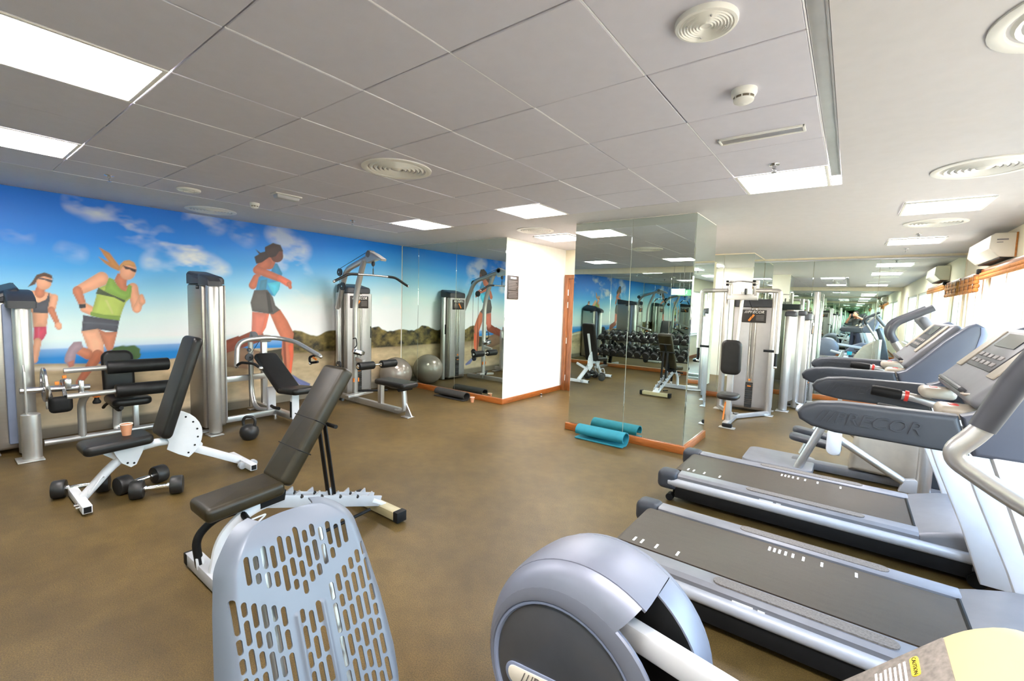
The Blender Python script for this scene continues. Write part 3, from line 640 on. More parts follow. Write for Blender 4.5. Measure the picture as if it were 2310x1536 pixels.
# --- chest press
t = thing('chest_press_machine', 'silver chest press machine with tall weight tower and inclined black bench before the mural', 'gym machine', (-6.1, 2.4, 0))
tower(t, -6.15, 2.08, PI, .46, .24, 1.85, slope=(.035, 0))
MB().cyl((-5.765, 2.02, .02), (-5.765, 2.02, 1.745), .066, 24, bev=.008).done('tower_tube', 'silver', t)
MB().box((-5.88, 2.06, .9), (.07, .13, 1.7), bev=.015).done('tower_side_strip', 'panel_blue', t)
MB().prism([(-6.0, 1.70), (-6.0, 1.84), (-5.9, 1.835), (-5.75, 1.80), (-5.695, 1.755), (-5.69, 1.70)], 'y', 1.95, 2.09, bev=.02, seg=3).done('tube_cap', 'dark_plastic', t)
foot(t, -5.74, 2.0, .17, .14)
MB().beam((-6.05, 2.06, .075), (-6.05, 2.86, .075), .05, .07).done('cross_bar', 'silver', t)
MB().beam((-6.72, 2.86, .075), (-5.3, 2.86, .075), .06, .08).done('base_rail', 'silver', t)
foot(t, -6.7, 2.86, .09, .2); foot(t, -5.3, 2.86, .09, .3)
MB().tube(fil([(-6.5, 2.72, .98), (-6.5, 2.72, .3), (-6.38, 2.72, .08), (-6.2, 2.8, .075)], .16, 6), .034, 12, flat=.8).done('rear_post', 'silver', t)
MB().beam((-6.52, 2.9, .08), (-6.52, 2.9, 1.0), .07, .06).done('main_post', 'silver', t)
MB().beam((-6.5, 2.28, .5), (-6.5, 2.9, .5), .05, .075).done('tower_brace', 'silver', t)
# yoke with press arms
MB().tube(fil([(-6.24, 2.44, .70), (-6.28, 2.47, .98), (-6.34, 2.6, 1.03), (-6.36, 2.86, 1.045), (-6.34, 3.04, 1.03), (-6.15, 3.16, .99), (-5.66, 3.24, .83)], .1, 6), .03, 14).done('press_yoke', 'silver', t)
h1 = MB().tube(fil([(-6.24, 2.44, .71), (-6.1, 2.44, .765), (-5.8, 2.46, .78), (-5.62, 2.46, .745)], .05, 4), .017, 12).done('press_handle', 'black', t)
for p in ((-6.245, 2.44, .70), (-5.61, 2.46, .742)): MB().ball(p, .026, 12).done('handle_end', 'chrome', h1)
h2 = MB().tube(fil([(-5.70, 3.235, .845), (-5.86, 3.2, .80), (-5.84, 3.2, .72), (-5.68, 3.22, .75)], .04, 4), .017, 12).done('press_handle', 'black', t)
MB().ball((-5.64, 3.24, .82), .024, 12).done('handle_end', 'chrome', h2); MB().ball((-5.83, 3.2, .715), .022, 12).done('handle_end', 'chrome', h2)
MB().box((-5.74, 3.21, .79), (.10, .012, .03), rot=(0, .25, 0), bev=.006).done('handle_decal', 'orange', h2)
MB().box((-6.42, 2.86, 1.03), (.13, .16, .09), bev=.02).done('pivot_block', 'silver', t)
MB().prism([(-6.5, .99), (-6.56, 1.02), (-6.52, 1.12), (-6.47, 1.1), (-6.42, 1.05)], 'y', 2.72, 2.8, bev=.01).done('cam_fin', 'rail_grey', t)
pulley(t, (-6.45, 2.68, .78), (1, 0, 0), .05); pulley(t, (-6.45, 2.68, .88), (1, 0, 0), .025)
cable(t, [(-6.46, 2.68, .1), (-6.46, 2.68, .78), (-6.42, 2.8, 1.0)])
MB().pad((-6.06, 2.86, .60), (.82, .30, .075), rot=(0, math.radians(31), 0), bev=.03, corner=.06).done('backrest', 'vinyl', t)
MB().pad((-5.50, 2.86, .44), (.44, .34, .08), rot=(0, math.radians(-5), 0), bev=.035, corner=.06).done('seat', 'vinyl', t)
MB().beam((-6.25, 2.86, .66), (-5.75, 2.86, .37), .05, .05).done('backrest_bracket', 'silver', t)
MB().beam((-6.14, 2.82, .08), (-6.14, 2.82, .40), .10, .05).done('backrest_post', 'white_coat', t)
MB().beam((-5.52, 2.82, .08), (-5.52, 2.82, .40), .09, .05).done('seat_post', 'white_coat', t)
MB().box((-5.52, 2.78, .20), (.03, .03, .2)).done('adjuster_slot', 'black', t)
MB().tube(fil([(-6.05, 2.78, .16), (-5.86, 2.72, .18), (-5.72, 2.72, .19)], .05), .02, 10).done('foot_lever', 'black', t)
MB().cyl((-5.78, 2.70, .05), (-5.78, 2.70, .10), .02).done('adjuster_knob', 'chrome', t)

# --- lat pulldown
t = thing('lat_pulldown_machine', 'silver lat pulldown machine with overhead bar and black seat next to the wall mirror', 'gym machine', (-5.9, 4.1, 0))
tower(t, -6.65, 4.41, PI / 2, .46, .28, 1.83, slope=(0, .03))
for y in (4.12, 4.69): MB().cyl((-6.63, y, .02), (-6.63, y, 1.70), .045, 18, bev=.006).done('tower_tube', 'silver', t)
MB().box((-6.585, 4.69, 1.05), (.03, .02, .2), bev=.006).done('tube_grip', 'black', t)
MB().tube(fil([(-6.63, 4.10, 1.45), (-6.36, 4.08, 2.06), (-5.66, 4.06, 2.25)], .16, 8), .042, 14).done('upper_boom', 'silver', t)
MB().tube(fil([(-6.08, 4.06, .05), (-6.08, 4.06, 1.66), (-5.86, 4.06, 2.19)], .25, 8), .042, 14).done('front_post', 'silver', t)
hd = MB().prism([(-5.74, 2.14), (-5.78, 2.27), (-5.70, 2.32), (-5.55, 2.27), (-5.38, 2.19), (-5.40, 2.16), (-5.5, 2.19)], 'y', 4.01, 4.11, bev=.015).done('pulley_head', 'silver', t)
MB().lathe([(.05, -.05), (.055, -.045), (.055, .045), (.05, .05)], (-5.70, 4.06, 2.27), (0, 1, 0), 18).done('head_cover', 'rail_grey', t)
for c, r in (((-6.44, 4.02, 2.02), .06), ((-6.33, 4.0, 1.80), .062), ((-6.42, 3.99, .56), .062), ((-6.40, 3.99, .42), .055)): pulley(t, c, (0, 1, 0), r)
cable(t, [(-6.44, 4.02, .56), (-6.44, 4.02, 2.05)]); cable(t, [(-6.31, 4.0, .42), (-6.31, 4.0, 1.8)]); cable(t, [(-6.44, 4.03, 2.08), (-5.7, 4.05, 2.33), (-5.64, 4.06, 2.24), (-5.64, 4.06, 2.02)])
bar = MB().tube(fil([(-5.64, 3.44, 1.84), (-5.64, 3.66, 1.955), (-5.64, 4.06, 1.965), (-5.64, 4.46, 1.955), (-5.64, 4.70, 1.84)], .06, 5), .0145, 12).done('pulldown_bar', 'steel', t)
for pts in ([(-5.64, 3.44, 1.84), (-5.64, 3.66, 1.955), (-5.64, 3.80, 1.96)], [(-5.64, 4.32, 1.96), (-5.64, 4.46, 1.955), (-5.64, 4.70, 1.84)]): MB().tube(fil(pts, .06, 5), .019, 12).done('bar_grip', 'black', bar)
for y in (3.435, 4.705): MB().ball((-5.64, y, 1.838), .02, 10).done('bar_end', 'chrome', bar)
MB().cyl((-5.64, 4.06, 1.97), (-5.64, 4.06, 2.06), .008).ball((-5.64, 4.06, 2.13), .026, 12, (1, 1, 1.6)).done('snap_hook', 'dark_plastic', t)
MB().beam((-6.5, 4.06, .06), (-4.98, 4.04, .06), .06, .08).done('base_rail', 'silver', t)
MB().tube(fil([(-5.05, 4.04, .06), (-4.86, 4.04, .07), (-4.90, 4.04, .40)], .14, 8), .04, 12, flat=.8).done('front_leg', 'silver', t)
MB().prism([(-4.86, .01), (-4.72, .01), (-4.84, .18)], 'y', 4.035, 4.05).done('leg_gusset', 'silver', t); foot(t, -4.80, 4.03, .15, .12)
MB().beam((-5.42, 4.05, .06), (-5.42, 4.05, .40), .06, .075).done('seat_post', 'silver', t)
MB().pad((-5.08, 4.05, .44), (.66, .30, .075), bev=.03, corner=.06).done('seat', 'vinyl', t)
MB().cyl((-4.86, 3.92, .39), (-4.86, 4.14, .39), .03, 14).done('seat_bumper', 'black', t)
MB().beam((-6.08, 4.06, .70), (-5.86, 4.06, .66), .05, .06).done('thigh_arm', 'silver', t)
MB().cyl((-5.84, 3.93, .60), (-5.84, 4.68, .60), .014).done('thigh_axle', 'chrome', t)
for a, b in ((3.95, 4.22), (4.36, 4.64)):
    r_ = MB().cyl((-5.84, a, .60), (-5.84, b, .60), .062, 20, bev=.012).done('thigh_roller', 'foam', t)
    for y in (a, b): MB().cyl((-5.84, y - .004, .60), (-5.84, y + .004, .60), .03, 14).done('roller_hub', 'chrome', r_)
MB().lathe([(.085, -.03), (.095, -.02), (.095, .02), (.085, .03)], (-6.0, 4.06, .80), (0, .3, 1), 20).done('adjuster_cam', 'steel', t)
MB().lathe([(.06, -.045), (.065, -.04), (.065, -.032)], (-6.0, 4.06, .80), (0, .3, 1), 20).done('cam_core', 'black', t)
MB().tube(fil([(-6.08, 4.02, 1.0), (-6.0, 4.02, 1.02), (-5.98, 4.02, .90), (-6.04, 4.02, .86)], .03, 4), .008, 8).done('hook', 'black', t)
MB().beam((-6.0, 3.86, .13), (-6.0, 4.3, .16), .10, .04).done('foot_bar_bracket', 'silver', t)
MB().cyl((-5.98, 4.05, .20), (-5.72, 4.40, .20), .018, 12).done('foot_bar', 'black', t)
for y in (4.02, 4.1): MB().box((-6.06, y, .36), (.02, .02, .06)).done('pin_orange', 'orange', t)

# --- leg extension
t = thing('leg_extension_machine', 'silver leg machine with two long black rollers at the far left before the mural', 'gym machine', (-6.3, 1.0, 0))
tower(t, -6.63, .48, PI, .40, .24, 1.60, slope=(.03, -.05))
MB().cyl((-6.33, .60, .02), (-6.33, .60, 1.47), .066, 24, bev=.008).done('tower_tube', 'silver', t)
MB().box((-6.42, .56, .78), (.07, .16, 1.36), bev=.015).done('tower_side_strip', 'panel_blue', t)
MB().prism([(-6.6, 1.42), (-6.6, 1.60), (-6.46, 1.59), (-6.32, 1.54), (-6.255, 1.49), (-6.255, 1.42)], 'y', .5, .70, bev=.02, seg=3).done('tube_cap', 'dark_plastic', t)
MB().lathe([(.068, 0), (.068, .40), (.066, .42), (.05, .43)], (-6.10, .60, .01), n=24).done('pivot_post', 'silver', t); foot(t, -6.08, .58, .22, .18)
MB().tube([(-6.28, .70, .09), (-6.28, 1.75, .09)], .032, 12).done('base_rail', 'silver', t)
MB().tube(fil([(-6.28, .98, .1), (-6.28, .98, .46), (-6.2, 1.02, .56)], .1, 5), .034, 12).done('seat_post', 'silver', t)
cw = MB(); cw.lathe([(.155, -.012), (.165, -.008), (.165, .008), (.155, .012), (.12, .012), (.12, -.012), (.155, -.012)], (-6.10, .70, .70), (0, 1, 0), 32, caps=False); cw.beam((-6.10, .70, .56), (-6.10, .70, .84), .02, .04).beam((-6.24, .70, .70), (-5.96, .70, .70), .02, .04)
cw.done('range_wheel', 'steel', t)
MB().prism([(-6.13, .38), (-6.07, .38), (-6.05, .60), (-6.07, .84), (-6.12, .9), (-6.16, .78), (-6.15, .55)], 'y', .565, .58, bev=.004).done('pivot_plate', 'silver', t)
MB().cyl((-6.10, .54, .66), (-6.10, 1.02, .64), .03, 16).done('pivot_axle', 'steel', t)
MB().beam((-6.10, .76, .42), (-6.06, .70, .74), .03, .04).beam((-6.10, .72, .46), (-6.16, .72, .72), .03, .03).done('swing_link', 'steel', t)
MB().box((-6.05, .80, .50), (.09, .17, .16), bev=.05, seg=4).done('counterweight', 'black', t)
la = MB().cyl((-6.12, .84, .815), (-6.12, 1.18, .82), .026, 14).cyl((-6.12, 1.18, .82), (-6.12, 1.70, .81), .02, 12).done('upper_roller_arm', 'silver', t)
MB().cyl((-6.12, 1.155, .82), (-6.12, 1.69, .815), .07, 22, bev=.015).done('upper_roller', 'foam', t)
MB().cyl((-6.02, .84, .575), (-6.02, 1.20, .58), .026, 14).cyl((-6.02, 1.2, .58), (-6.02, 1.78, .575), .02, 12).done('lower_roller_arm', 'silver', t)
MB().cyl((-6.02, 1.20, .58), (-6.02, 1.76, .575), .07, 22, bev=.015).done('lower_roller', 'foam', t)
MB().cyl((-6.02, 1.765, .575), (-6.02, 1.79, .575), .035, 14).done('roller_end_ring', 'chrome', t)
MB().cyl((-6.16, .83, .72), (-6.02, .83, .58), .016).box((-6.1, .86, .69), (.08, .05, .1), bev=.01).box((-6.06, .95, .64), (.06, .04, .16), bev=.01).done('adjuster_bracket', 'steel', t)
for p in ((-6.10, .84, .76), (-6.13, .79, .70)): MB().box(p, (.03, .03, .03), bev=.005).done('adjuster_pin', 'orange', t)
MB().lathe([(.03, 0), (.034, .01), (.034, .02), (.02, .045), (.018, .07)], (-6.05, 1.06, .47), n=16).done('adjuster_knob', 'black', t); MB().lathe([(.03, 0), (.031, .006), (.001, .012)], (-6.05, 1.06, .535), n=16).done('knob_cap', 'orange', t)
MB().pad((-6.56, 1.34, .70), (.50, .28, .085), rot=(0, math.radians(82), 0), bev=.035, corner=.08).done('backrest', 'vinyl', t)
MB().pad((-6.30, 1.36, .43), (.46, .34, .085), bev=.035, corner=.07).done('seat', 'vinyl', t)
MB().tube(fil([(-6.66, 1.22, .30), (-6.58, 1.22, .34), (-6.4, 1.22, .40)], .04, 4), .016, 10).tube(fil([(-6.4, 1.24, .38), (-6.1, 1.24, .36), (-6.0, 1.24, .4)], .05, 4), .02, 10).done('seat_handle', 'black', t)
MB().tube(fil([(-6.36, 1.28, .42), (-6.40, 1.28, .10), (-6.30, 1.3, .05)], .1, 6), .04, 12, flat=.6).done('seat_leg', 'silver', t); MB().beam((-6.38, 1.44, .03), (-6.38, 1.44, .40), .05, .05).done('seat_leg', 'silver', t); foot(t, -6.42, 1.34, .1, .26)

# --- pec fly
t = thing('pec_fly_machine', 'tall silver fly machine with upright black back pad between column and far mirror', 'gym machine', (-1.3, 7.5, 0))
tower(t, -1.22, 8.12, 0, .60, .34, 1.80, slope=(0, .0))
for x in (-1.62, -.93): MB().cyl((x, 7.88, .02), (x, 7.88, 1.93), .047, 20, bev=.006).done('upright_tube', 'silver', t); foot(t, x, 7.86, .16, .14)
MB().cyl((-1.44, 7.60, .1), (-1.36, 7.72, 1.9), .028, 14).done('inner_post', 'silver', t)
MB().tube(fil([(-1.95, 7.55, 1.0), (-1.95, 7.55, 1.91), (-1.56, 7.62, 1.92)], .05, 6), .032, 14).done('swing_arm', 'silver', t)
MB().tube(fil([(-.84, 7.55, 1.0), (-.84, 7.55, 1.91), (-1.16, 7.62, 1.92)], .05, 6), .032, 14).done('swing_arm', 'silver', t)
for x, s in ((-1.95, 1), (-.84, -1)):
    g_ = MB().cyl((x, 7.55, .80), (x, 7.55, 1.02), .02, 12).done('arm_handle', 'black', t); MB().cyl((x + s * .01, 7.55, 1.03), (x + s * .16, 7.52, 1.03), .018, 12).done('side_grip', 'black', t); MB().ball((x, 7.55, .795), .024, 10).done('handle_end', 'chrome', g_)
for x in (-1.53, -1.17):
    MB().cyl((x, 7.64, 1.84), (x, 7.64, 2.07), .042, 18, bev=.006).done('pivot_housing', 'silver', t); MB().box((x, 7.52, 2.02), (.05, .26, .02), bev=.006).done('pivot_arm', 'silver', t)
    MB().cyl((x, 7.42, 1.98), (x, 7.42, 2.06), .022, 12).done('pivot_weight', 'black', t)
MB().beam((-1.56, 7.64, 1.82), (-1.14, 7.64, 1.82), .07, .09).done('top_beam', 'silver', t)
MB().tube(fil([(-1.53, 7.46, 2.03), (-1.35, 7.40, 2.05), (-1.17, 7.46, 2.03)], .06), .01, 8).done('link_rod', 'steel', t)
pulley(t, (-1.30, 7.58, 1.90), (1, 0, 0), .05); cable(t, [(-1.30, 7.64, 1.88), (-1.25, 7.9, 1.65), (-1.22, 7.94, .55)])
MB().pad((-1.33, 7.0, .94), (.27, .50, .09), rot=(math.radians(93), 0, 0), bev=.04, corner=.08).done('backrest', 'vinyl', t)
MB().pad((-1.31, 6.88, .40), (.28, .34, .075), bev=.035, corner=.10).done('seat', 'vinyl', t)
MB().beam((-1.33, 7.06, .1), (-1.34, 7.1, 1.1), .06, .08).done('back_post', 'silver', t)
MB().beam((-1.28, 6.80, .03), (-1.28, 6.80, .38), .06, .06).done('seat_post', 'silver', t)
MB().prism([(6.86, .06), (6.97, .30), (6.93, .30), (6.83, .06)], 'x', -1.36, -1.345).done('seat_decal', 'orange', t)
MB().beam((-1.28, 6.62, .045), (-1.28, 7.4, .045), .07, .06).done('base_rail', 'silver', t); MB().beam((-1.28, 7.25, .045), (-.93, 7.86, .045), .05, .06).done('base_strut', 'silver', t); MB().beam((-1.28, 7.25, .045), (-1.62, 7.86, .045), .05, .06).done('base_strut', 'silver', t)
MB().box((-1.25, 6.62, .04), (.13, .06, .05), bev=.015).done('rail_cap', 'black', t); foot(t, -1.25, 6.62, .2, .1)

# --- second tower machine near the far mirror
t = thing('cable_row_machine', 'silver weight tower machine standing behind the fly machine near the far mirror', 'gym machine', (-.6, 8.9, 0))
tower(t, -.66, 9.15, PI / 2, .44, .26, 1.62, slope=(0, .02))
for p in ((-.79, 8.45), (-.66, 8.80), (-.50, 9.5)): MB().cyl((p[0], p[1], .02), (p[0], p[1], 1.56 if p[1] < 9 else 1.98), .062 if p[1] < 8.6 else .05, 20, bev=.008).done('frame_tube', 'silver', t)
MB().box((-.77, 8.47, 1.585), (.19, .2, .09), bev=.035, seg=3, taper=(.85, .85)).done('tube_cap', 'dark_plastic', t); MB().box((-.66, 8.80, 1.60), (.16, .16, .08), bev=.03, seg=3).done('tube_cap', 'dark_plastic', t)
MB().beam((-.79, 8.5, .9), (-.7, 8.95, .9), .10, 1.5).done('side_panel', 'silver_panel', t); foot(t, -.79, 8.43, .18, .16)
MB().beam((-.55, 9.2, .06), (.25, 9.2, .06), .06, .07).done('base_rail', 'silver', t); MB().pad((-.05, 9.2, .42), (.4, .3, .07), bev=.03, corner=.06).done('seat', 'vinyl', t); MB().beam((-.05, 9.2, .08), (-.05, 9.2, .39), .06, .06).done('seat_post', 'silver', t)
MB().cyl((-.62, 8.75, .10), (-.35, 8.62, .10), .02).done('foot_bar', 'steel', t)

# ------------------------------------------------------------------ free-weight benches
def sqtube_end(par, p, ax, s=.05):
    """open square tube end: dark mouth"""
    MB().box(Vector(p) + Vector(ax) * .001, (.004 if ax[0] else s * .76, .004 if ax[1] else s * .76, s * .76)).done('tube_mouth', 'black', par)
# white bench (seat and backrest black), along Y at X=-4.5
t = thing('adjustable_bench', 'white-framed adjustable bench with black pads, its backrest raised, paper cup on the seat', 'bench', (-4.5, 1.2, 0))
BX = -4.50
MB().beam((BX - .25, .67, .045), (BX + .25, .67, .045), .055, .055, bev=.003).done('front_foot', 'white_coat', t); MB().beam((BX - .25, 1.79, .045), (BX + .25, 1.79, .045), .055, .055, bev=.003).done('rear_foot', 'white_coat', t)
for y in (.67, 1.79): sqtube_end(t, (BX + .25, y, .045), (1, 0, 0), .055)
MB().tube(fil([(BX, .69, .06), (BX, .86, .26), (BX, 1.0, .36), (BX, 1.20, .38), (BX, 1.34, .33)], .14, 8), .033, 14, flat=1.0).done('front_leg', 'white_coat', t)
MB().beam((BX, 1.26, .35), (BX, 1.77, .06), .055, .065).done('rear_leg', 'white_coat', t)
MB().beam((BX - .02, .80, .40), (BX - .01, .98, .24), .05, .05).done('seat_strut', 'white_coat', t)
fan = [(1.20, .50), (1.255, .625)] + [(1.20 + .26 * math.sin(a), .40 + .24 * math.cos(a)) for a in [math.radians(14 + 13 * k) for k in range(11)]] + [(1.28, .25), (1.2, .31), (1.215, .37), (1.19, .44)]
f_ = MB().prism(fan, 'x', BX + .036, BX + .044, bev=.0015, seg=1).done('backrest_fan_plate', 'white_coat', t)
for k in range(6):
    a = math.radians(38 + 20 * k); MB().cyl((BX + .034, 1.20 + .225 * math.sin(a), .40 + .205 * math.cos(a)), (BX + .0465, 1.20 + .225 * math.sin(a), .40 + .205 * math.cos(a)), .008, 10).done('fan_hole', 'black', f_)
sp = MB().prism([(.86, .385), (1.06, .40), (1.04, .33), (1.0, .24), (.965, .225), (.91, .27), (.875, .34)], 'x', BX + .036, BX + .044, bev=.0015, seg=1).done('seat_fan_plate', 'white_coat', t)
for y, z in ((.945, .265), (.985, .255)): MB().cyl((BX + .034, y, z), (BX + .0465, y, z), .008, 10).done('fan_hole', 'black', sp)
MB().pad((BX, .89, .435), (.30, .42, .075), rot=(math.radians(3), 0, 0), bev=.03, corner=.05).done('seat', 'vinyl', t)
MB().pad((BX, 1.30, .83), (.30, .86, .075), rot=(math.radians(73), 0, 0), bev=.03, corner=.05).done('backrest', 'vinyl', t)
MB().beam((BX, 1.20, .46), (BX, 1.40, 1.02), .05, .04).done('backrest_spine', 'white_coat', t)
MB().tube(fil([(BX + .03, .72, .11), (BX + .10, .70, .09), (BX + .10, .78, .22), (BX + .03, .80, .19)], .03, 4), .009, 8).tube(fil([(BX - .06, .76, .10), (BX - .10, .78, .14), (BX - .06, .86, .26), (BX - .02, .86, .25)], .03, 4), .011, 8).done('carry_handle', 'white_coat', t)
MB().beam((BX + .0, 1.45, .27), (BX - .24, 1.42, .36), .045, .045).done('side_stabiliser', 'white_coat', t)
for y in (1.74, 1.84): MB().cyl((BX + .10, y, .045), (BX + .14, y, .045), .03, 14).done('foot_wheel', 'pale_grey', t)
for x in (.1, .16): MB().cyl((BX + x, .645, .045), (BX + x, .62, .045), .012, 8).done('foot_bolt', 'chrome', t)

# grey ladder bench in the centre, along Y at X=-2.78
t = thing('adjustable_bench', 'brown-black padded incline bench with ladder adjustment in the centre of the floor', 'bench', (-2.78, 1.5, 0))
BX = -2.76
MB().beam((BX - .26, .92, .05), (BX + .26, .92, .05), .07, .07, bev=.003).done('front_foot', 'pale_grey', t); MB().beam((BX - .25, 2.04, .05), (BX + .25, 2.04, .05), .08, .06, bev=.003).done('rear_foot', 'cream_plastic', t)
for y, s in ((.92, .076), (2.04, .086)):
    for x in (-.25, .25): MB().box((BX + x * 1.03, y, .05), (.05, s, s * .9), bev=.006).done('foot_cap', 'black', t)
MB().tube(fil([(BX + .06, .93, .08), (BX + .06, .96, .26), (BX + .06, 1.1, .37), (BX + .06, 1.3, .39)], .2, 8), .035, 12, flat=.7).done('front_leg', 'white_coat', t)
MB().tube(fil([(BX - .08, .90, .07), (BX - .08, .88, .24), (BX - .06, .97, .33), (BX - .02, 1.1, .35)], .1, 8), .022, 12).done('carry_handle', 'black', t)
MB().beam((BX - .08, .90, .06), (BX - .08, .895, .13), .04, .04).done('handle_socket', 'white_coat', t)
for x in (-.035, .055): 
    rl = MB().beam((BX + x, 1.20, .385), (BX + x, 2.02, .11), .014, .075, bev=.002).done('ladder_rail', 'pale_grey', t)
    for k in range(5):
        y = 1.36 + .135 * k; z = .385 - (y - 1.2) * .335 + .03
        MB().prism([(y, z), (y + .055, z - .018), (y + .05, z + .026)], 'x', BX + x - .006, BX + x + .006).done('ladder_tooth', 'pale_grey', rl)
    for k in range(4):
        y = 1.42 + .135 * k; z = .385 - (y - 1.2) * .335 + .032; MB().ball((BX + x, y, z), .014, 8).done('ladder_bolt', 'iron', rl)
MB().beam((BX + .01, 1.95, .14), (BX + .01, 2.06, .07), .12, .03).done('rail_foot_plate', 'white_coat', t)
MB().cyl((BX + .10, 1.9, .10), (BX + .06, 1.55, .05), .012, 8).done('tie_rod', 'black', t)
MB().pad((BX + .01, 1.075, .445), (.26, .42, .085), rot=(math.radians(5), 0, 0), bev=.04, corner=.03).done('seat', 'vinyl_brown', t)
an = math.radians(57); c0 = Vector((BX + .0, 1.29, .47))
bd = Vector((0, math.cos(an), math.sin(an))); bn = Vector((0, -math.sin(an), math.cos(an)))
bk = MB().pad(c0 + bd * .395, (.26, .79, .09), rot=(an, 0, 0), bev=.035, corner=.03).done('backrest', 'vinyl_brown', t)
for f in (.27, .52): MB().box(c0 + bd * (.79 * f) , (.263, .007, .093), rot=(an, 0, 0), bev=.004).done('stitch_seam', 'black', bk)
MB().beam(c0 - bn * .06 + bd * .02, c0 - bn * .06 + bd * .6, .05, .03, up=(1, 0, 0)).done('backrest_spine', 'black', t)
q_ = c0 - bn * .065 + bd * .44
MB().beam(q_ + Vector((.04, 0, 0)), (BX + .04, 1.66, .245), .012, .04).beam(q_ - Vector((.04, 0, 0)), (BX - .04, 1.66, .245), .012, .04).done('support_strut', 'black', t)
MB().cyl(q_ - Vector((.16, 0, .02)), q_ + Vector((.18, 0, -.02)), .013, 10).done('support_handle', 'black', t); MB().cyl(q_ + bd * .16 - Vector((.1, 0, 0)), q_ + bd * .16 + Vector((.12, 0, 0)), .01, 8).done('spine_pin', 'iron', t)
MB().prism([(1.16, .36), (1.30, .37), (1.31, .43), (1.27, .46), (1.16, .42)], 'x', BX - .05, BX + .09, bev=.006).done('hinge_block', 'black', t)
MB().tube([(BX - .02, 1.08, .37), (BX + .19, 1.06, .345)], .017, 10).done('seat_lever', 'black', t)
MB().tube(fil([(BX + .12, 1.02, .32), (BX + .12, 1.0, .28), (BX + .12, 1.10, .285), (BX + .12, 1.18, .34), (BX + .12, 1.05, .33), (BX + .12, 1.02, .32)], .02, 4), .005, 8).done('adjuster_hook', 'white_coat', t)
MB().box((BX + .25, .955, .06), (.02, .004, .03)).done('foot_decal', 'mark_white', t)

# ------------------------------------------------------------------ dumbbells, kettlebell, small things
def dumbbell(label, p, q, r, hl, group, name='dumbbell'):
    p, q = Vector(p), Vector(q); d = (q - p).normalized(); m = (p + q) / 2
    o = thing(name, label, 'dumbbell', (m.x, m.y, 0 if p.z < .3 else m.z), group)
    for c in (p, q):
        MB().lathe([(r * .55, -hl / 2), (r * .92, -hl / 2 + .004), (r, -hl / 2 + .014), (r, hl / 2 - .014), (r * .92, hl / 2 - .004), (r * .55, hl / 2)], c, d, 20).done('weight_head', 'iron', o)
    L = (q - p).length; h = MB(); a = L / 2 - hl / 2
    h.lathe([(.013, -a), (.017, -a * .6), (.0185, 0), (.017, a * .6), (.013, a)], m, d, 12); h.done('grip', 'chrome', o)
    for s in (-1, 1): MB().cyl(m + d * s * (a - .018), m + d * s * (a + .002), .022, 12).done('collar', 'steel', o)
    return o
FG = 'dumbbells on the floor'
dumbbell('dumbbell lying furthest left, under the front of the white bench', (-4.79, .60, .07), (-4.70, .84, .07), .07, .085, FG)
dumbbell('rear dumbbell of the pair beside the white bench', (-4.53, .93, .073), (-4.60, 1.18, .073), .073, .095, FG)
dumbbell('front dumbbell of the pair beside the white bench, long chrome grip', (-4.34, .97, .072), (-4.24, 1.20, .072), .072, .09, FG)
t = thing('kettlebell', 'grey cast-iron kettlebell on the floor in front of the chest press tower', 'kettlebell', (-5.30, 2.19, 0))
MB().lathe([(.055, 0), (.07, .012), (.092, .05), (.098, .09), (.088, .13), (.06, .16), (.03, .172), (.001, .174)], (-5.30, 2.19, 0), n=26).done('kettlebell_body', 'iron', t)
MB().tube(fil([(-5.345, 2.155, .145), (-5.355, 2.147, .21), (-5.335, 2.163, .255), (-5.265, 2.217, .255), (-5.245, 2.233, .21), (-5.255, 2.225, .145)], .03, 5), .016, 12).done('kettlebell_handle', 'iron', t)
def cup(label, x, y, z, s=1.0, m='paper_cup'):
    o = thing('paper_cup', label, 'cup', (x, y, z), 'paper cups')
    MB().lathe([(.026 * s, 0), (.038 * s, .085 * s), (.036 * s, .085 * s), (.0245 * s, .003), (.0001, .003)], (x, y, z), n=22, caps=False).done('cup_wall', m, o)
    MB().lathe([(.0385 * s, .083 * s), (.040 * s, .086 * s), (.038 * s, .0885 * s), (.0355 * s, .085 * s)], (x, y, z), n=22, caps=False).done('cup_rim', 'paper_white', o)
    return o
cup('brown paper cup standing on the seat of the white bench', -4.50, .955, .478, 1.05)
cup('paper cup on the floor beside the rolled black mat', -4.80, 5.36, 0, .95)
o = centre(MB().ball((-6.52, 5.19, .29), .29, 40).done('exercise_ball', 'ball')); tag(o, 'grey-brown inflatable exercise ball against the wall mirror', 'ball')
